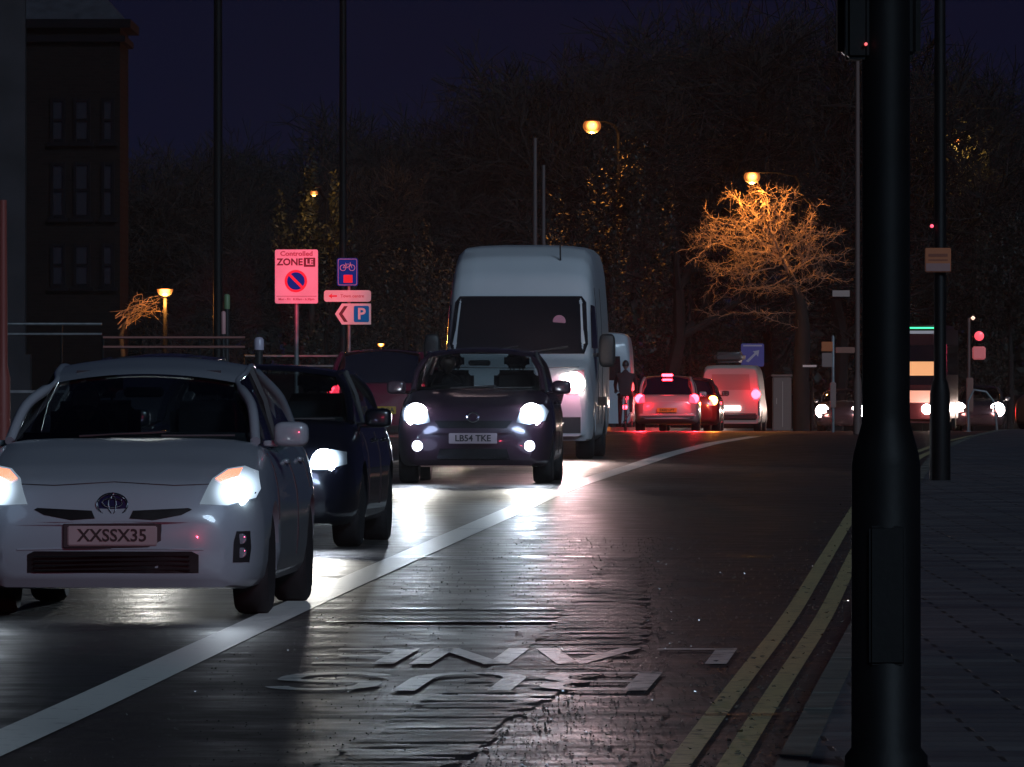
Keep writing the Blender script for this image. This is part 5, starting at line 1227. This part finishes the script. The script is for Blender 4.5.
# lamp-lit tree: arching fine branches around the second street lamp
YT = 353.5
def arching_tree():
    import numpy as np
    rg = np.random.default_rng(4); e = empty('bare_tree', (Xp(803, YT), YT, gz(YT)), 0, 'bare tree lit orange by the street lamp in its crown, thick dark trunk', 'tree', 'bare trees along the road')
    m = mat('bark_lamplit', (.17, .12, .09), .85, noise=.3, nscale=3)  # branch bark lightened for the lamp light; the trunk keeps the dark bark
    def lo(x, y, dy=0): p = Pp(x, y, YT); return np.array((p.x - e.location.x, dy, p.z - e.location.z))
    c = lo(762, 238, -.1); A = rg.normal(size=(1500, 3)); A /= np.linalg.norm(A, axis=1)[:, None]; A *= rg.random((1500, 1)) ** .45
    A = c + A * np.array((2.6, 2.2, 2.0)); A[:, 2] -= .12 * np.abs(A[:, 0] - c[0]); gap = [c + np.array(v) for v in ((-1.3, 0, .9), (1.2, 0, 1.0), (.4, 0, -1.3), (-1.5, 0, -.6))]; A = A[np.min([np.linalg.norm((A - q)[:, [0, 2]], axis=1) for q in gap], axis=0) > .42]; far_ = rg.random(len(A)) < .15; A[far_] = c + (A[far_] - c) * 1.35 + np.array((0, 0, -.45))
    N = [lo(803, 330), lo(802, 312), lo(799, 297), lo(795, 283), lo(790, 272), lo(784, 262)]; par = [-1, 0, 1, 2, 3, 4]
    step = .13
    for it in range(70):
        Na = np.array(N); D = np.linalg.norm(A[:, None] - Na[None], axis=2); ni = D.argmin(1); dm = D.min(1)
        new = []
        for k in set(ni[dm < 3.5]):
            sel = A[(ni == k) & (dm < 3.5)] - Na[k]; d = (sel / np.linalg.norm(sel, axis=1)[:, None]).mean(0) + rg.normal(size=3) * .16 + np.array((0, 0, -.06))
            d /= np.linalg.norm(d) + 1e-6; new.append((k, Na[k] + d * step))
        if not new: break
        for k, p in new: N.append(p); par.append(k)
        Na = np.array(N); D = np.linalg.norm(A[:, None] - Na[None], axis=2).min(1); A = A[D > .17]
        if len(A) < 5: break
    n = len(N); R2 = [0.] * n; kids = [0] * n
    for k in range(n - 1, 0, -1):
        if R2[k] == 0: R2[k] = .0085 ** 2.3
        R2[par[k]] += R2[k]
    rad = [min(.16, max(.0085, x ** (1 / 2.3))) for x in R2]
    a = MB()
    for k in range(1, n): a.tube([N[par[k]], N[k]], [rad[k], rad[k]] if rad[par[k]] > rad[k] * 1.6 else [rad[par[k]], rad[k]], 4, False)
    for k in range(6, n):
        if rad[k] < .02:
            for _ in range(2):
                p = Vector(N[k]); d = (Vector(N[k]) - Vector(N[par[k]])).normalized() + Vector(rg.normal(size=3)) * .7; d = d.normalized() * float(rg.uniform(.15, .4))
                a.tube([p, p + d * .5 + Vector((0, 0, .015)), p + d], [.0075, .006, .004], 3, False)
    print('lit tree nodes', n)
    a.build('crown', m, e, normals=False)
    mb = MB(); mb.tube([Vector((0, 0, -.1)), Vector(lo(801, 380)), Vector(lo(803, 330)), Vector(lo(801, 305)), Vector(lo(795, 284)), Vector(lo(788, 268))], [.36, .30, .27, .21, .13, .08], 10); mb.build('trunk', M_BARK, e, smooth=60)
arching_tree()
# small branch-lit tree beside the half-dome lamp: long boughs sweeping down to the left
def sweeping_tree():
    rnd = random.Random(8); Y = 186; e = empty('small_tree', (Xp(122, Y), Y, gz(Y)), 0, 'small bare tree catching orange light beside the half-dome lamp', 'tree')
    def lo(x, y, dy=0): p = Pp(x, y, Y); return Vector((p.x - e.location.x, dy, p.z - e.location.z))
    mb = MB(); mb.tube([Vector((0, 0, -.1)), lo(123, 360), lo(121, 335), lo(126, 318)], [.07, .055, .045, .03], 8); mb.build('trunk', M_BARK, e, smooth=60)
    a = MB()
    for i in range(16):
        st = lo(rnd.uniform(115, 128), rnd.uniform(312, 330)); en = lo(rnd.uniform(138, 166), rnd.uniform(292, 322), rnd.uniform(-.4, .3)); P_ = [st]
        for k in range(1, 8): P_.append(st.lerp(en, k / 7) + Vector((rnd.gauss(0, .015), rnd.gauss(0, .02), .06 * math.sin(PI * k / 7) + rnd.gauss(0, .015))))
        a.tube(P_, [.014 - .0013 * k for k in range(8)], 4)
        for k in range(2, 8):
            d = Vector((rnd.gauss(.05, .12), rnd.gauss(0, .1), rnd.gauss(0, .09))); a.tube([P_[k], P_[k] + d], [.006, .003], 3)
    a.build('crown', mat('bark_lamplit', (.17, .12, .09), .85), e, normals=False)  # lightened bark again, so these boughs look lit by the lamp
sweeping_tree()
# evergreen with glossy leaves
def evergreen(seed, Hh, Wd_, n, ls):
    rnd = random.Random(seed); V, Fc = [], []
    cl = [(Vector((rnd.gauss(0, .33), rnd.gauss(0, .33), rnd.uniform(.25, 1.0))), rnd.uniform(.12, .26)) for _ in range(26)]
    for _ in range(n):
        c, r = rnd.choice(cl); tp = max(.35, 1.0 - .6 * abs(c.z - .55) ** 1.2); p = Vector((c.x * tp * 1.6, c.y * tp * 1.6, c.z)) + Vector((rnd.gauss(0, 1), rnd.gauss(0, 1), rnd.gauss(0, .8))).normalized() * r * rnd.uniform(.5, 1)
        p = Vector((p.x * Wd_, p.y * Wd_, p.z * Hh)); a = Vector((rnd.gauss(0, 1), rnd.gauss(0, 1), rnd.gauss(0, 1))).normalized(); b = a.cross(Vector((rnd.gauss(0, 1), rnd.gauss(0, 1), 1))).normalized(); l = ls * rnd.uniform(.6, 1.3)
        o = len(V); V += [tuple(p + a * l), tuple(p + b * l * .45), tuple(p - a * l), tuple(p - b * l * .45)]; Fc.append((o, o + 1, o + 2, o + 3))
    return V, Fc
def ever_tree(x, Y, yt, wpx, n, label, seed, ls=.07):
    g = gz(Y); Hh = EYE - (yt - 383.5) * Y / F - g; e = empty('evergreen_tree', (Xp(x, Y), Y, g), 0, label, 'tree', 'evergreens by the road')
    mb = MB(); mb.tube([(0, 0, -.1), (.05, 0, Hh * .3), (-.05, .05, Hh * .62), (0, 0, Hh * .85)], [.14, .11, .07, .03], 8); mb.build('trunk', M_BARK, e, smooth=60)
    V, Fc = evergreen(seed, Hh, wpx * Y / F / 2, n, ls); a = MB(); a.add(V, Fc); a.build('crown', M_LEAF, e, normals=False)
ever_tree(312, 262, 188, 70, 9000, 'glossy-leaved evergreen glinting around the small amber lamp', 3)
ever_tree(612, 326, 165, 110, 12000, 'leafy evergreen glinting below the first orange street lamp', 4)
ever_tree(45, 255, 280, 120, 8000, 'dense evergreen bush at the foot of the building', 5)
ever_tree(405, 330, 250, 120, 9000, 'dark evergreen left of the tall white van', 6)
ever_tree(690, 420, 230, 170, 12000, 'dark evergreen behind the silver estate car', 8)
ever_tree(900, 410, 200, 170, 11000, 'dark evergreen behind the bus', 9)
ever_tree(1010, 380, 230, 130, 9000, 'dark evergreen above the brown parked car', 10)
# far wood closing the view: a leafy mass
rnd = random.Random(77); V, Fc = [], []
for _ in range(60000):
    x = rnd.uniform(-45, 50); Y = rnd.uniform(500, 560); hmax = 9 + 3 * math.sin(x * .35) + 2 * math.sin(x * .9 + 1); z = gz(520) + hmax * rnd.random() ** .8
    a = Vector((rnd.gauss(0, 1), rnd.gauss(0, 1), rnd.gauss(0, 1))).normalized(); b = a.cross(Vector((rnd.gauss(0, 1), 1, rnd.gauss(0, 1)))).normalized(); l = .35 * rnd.uniform(.5, 1.2); p = Vector((x, Y, z)); o = len(V)
    V += [tuple(p + a * l), tuple(p + b * l * .6), tuple(p - a * l), tuple(p - b * l * .6)]; Fc.append((o, o + 1, o + 2, o + 3))
a = MB(); a.add(V, Fc); tag(a.build('far_wood', M_LEAF, normals=False), 'dark mass of trees closing the far end of the road', 'woods', kind='stuff')

# ------------------------------------------------------------------ damp night air
mb = MB(); mb.box((0, 290, 6), (1900, 640, 60)); hz = mb.build('haze', None if False else M_BLK)
m = bpy.data.materials.new('damp_air'); m.use_nodes = True; n = m.node_tree
for x in list(n.nodes): n.nodes.remove(x)
o_ = n.nodes.new('ShaderNodeOutputMaterial'); pv_ = n.nodes.new('ShaderNodeVolumePrincipled')
pv_.inputs['Color'].default_value = (.8, .82, .9, 1); pv_.inputs['Density'].default_value = .00005; pv_.inputs['Anisotropy'].default_value = .75
n.links.new(pv_.outputs[0], o_.inputs['Volume']); hz.data.materials.clear(); hz.data.materials.append(m); tag(hz, kind='stuff')
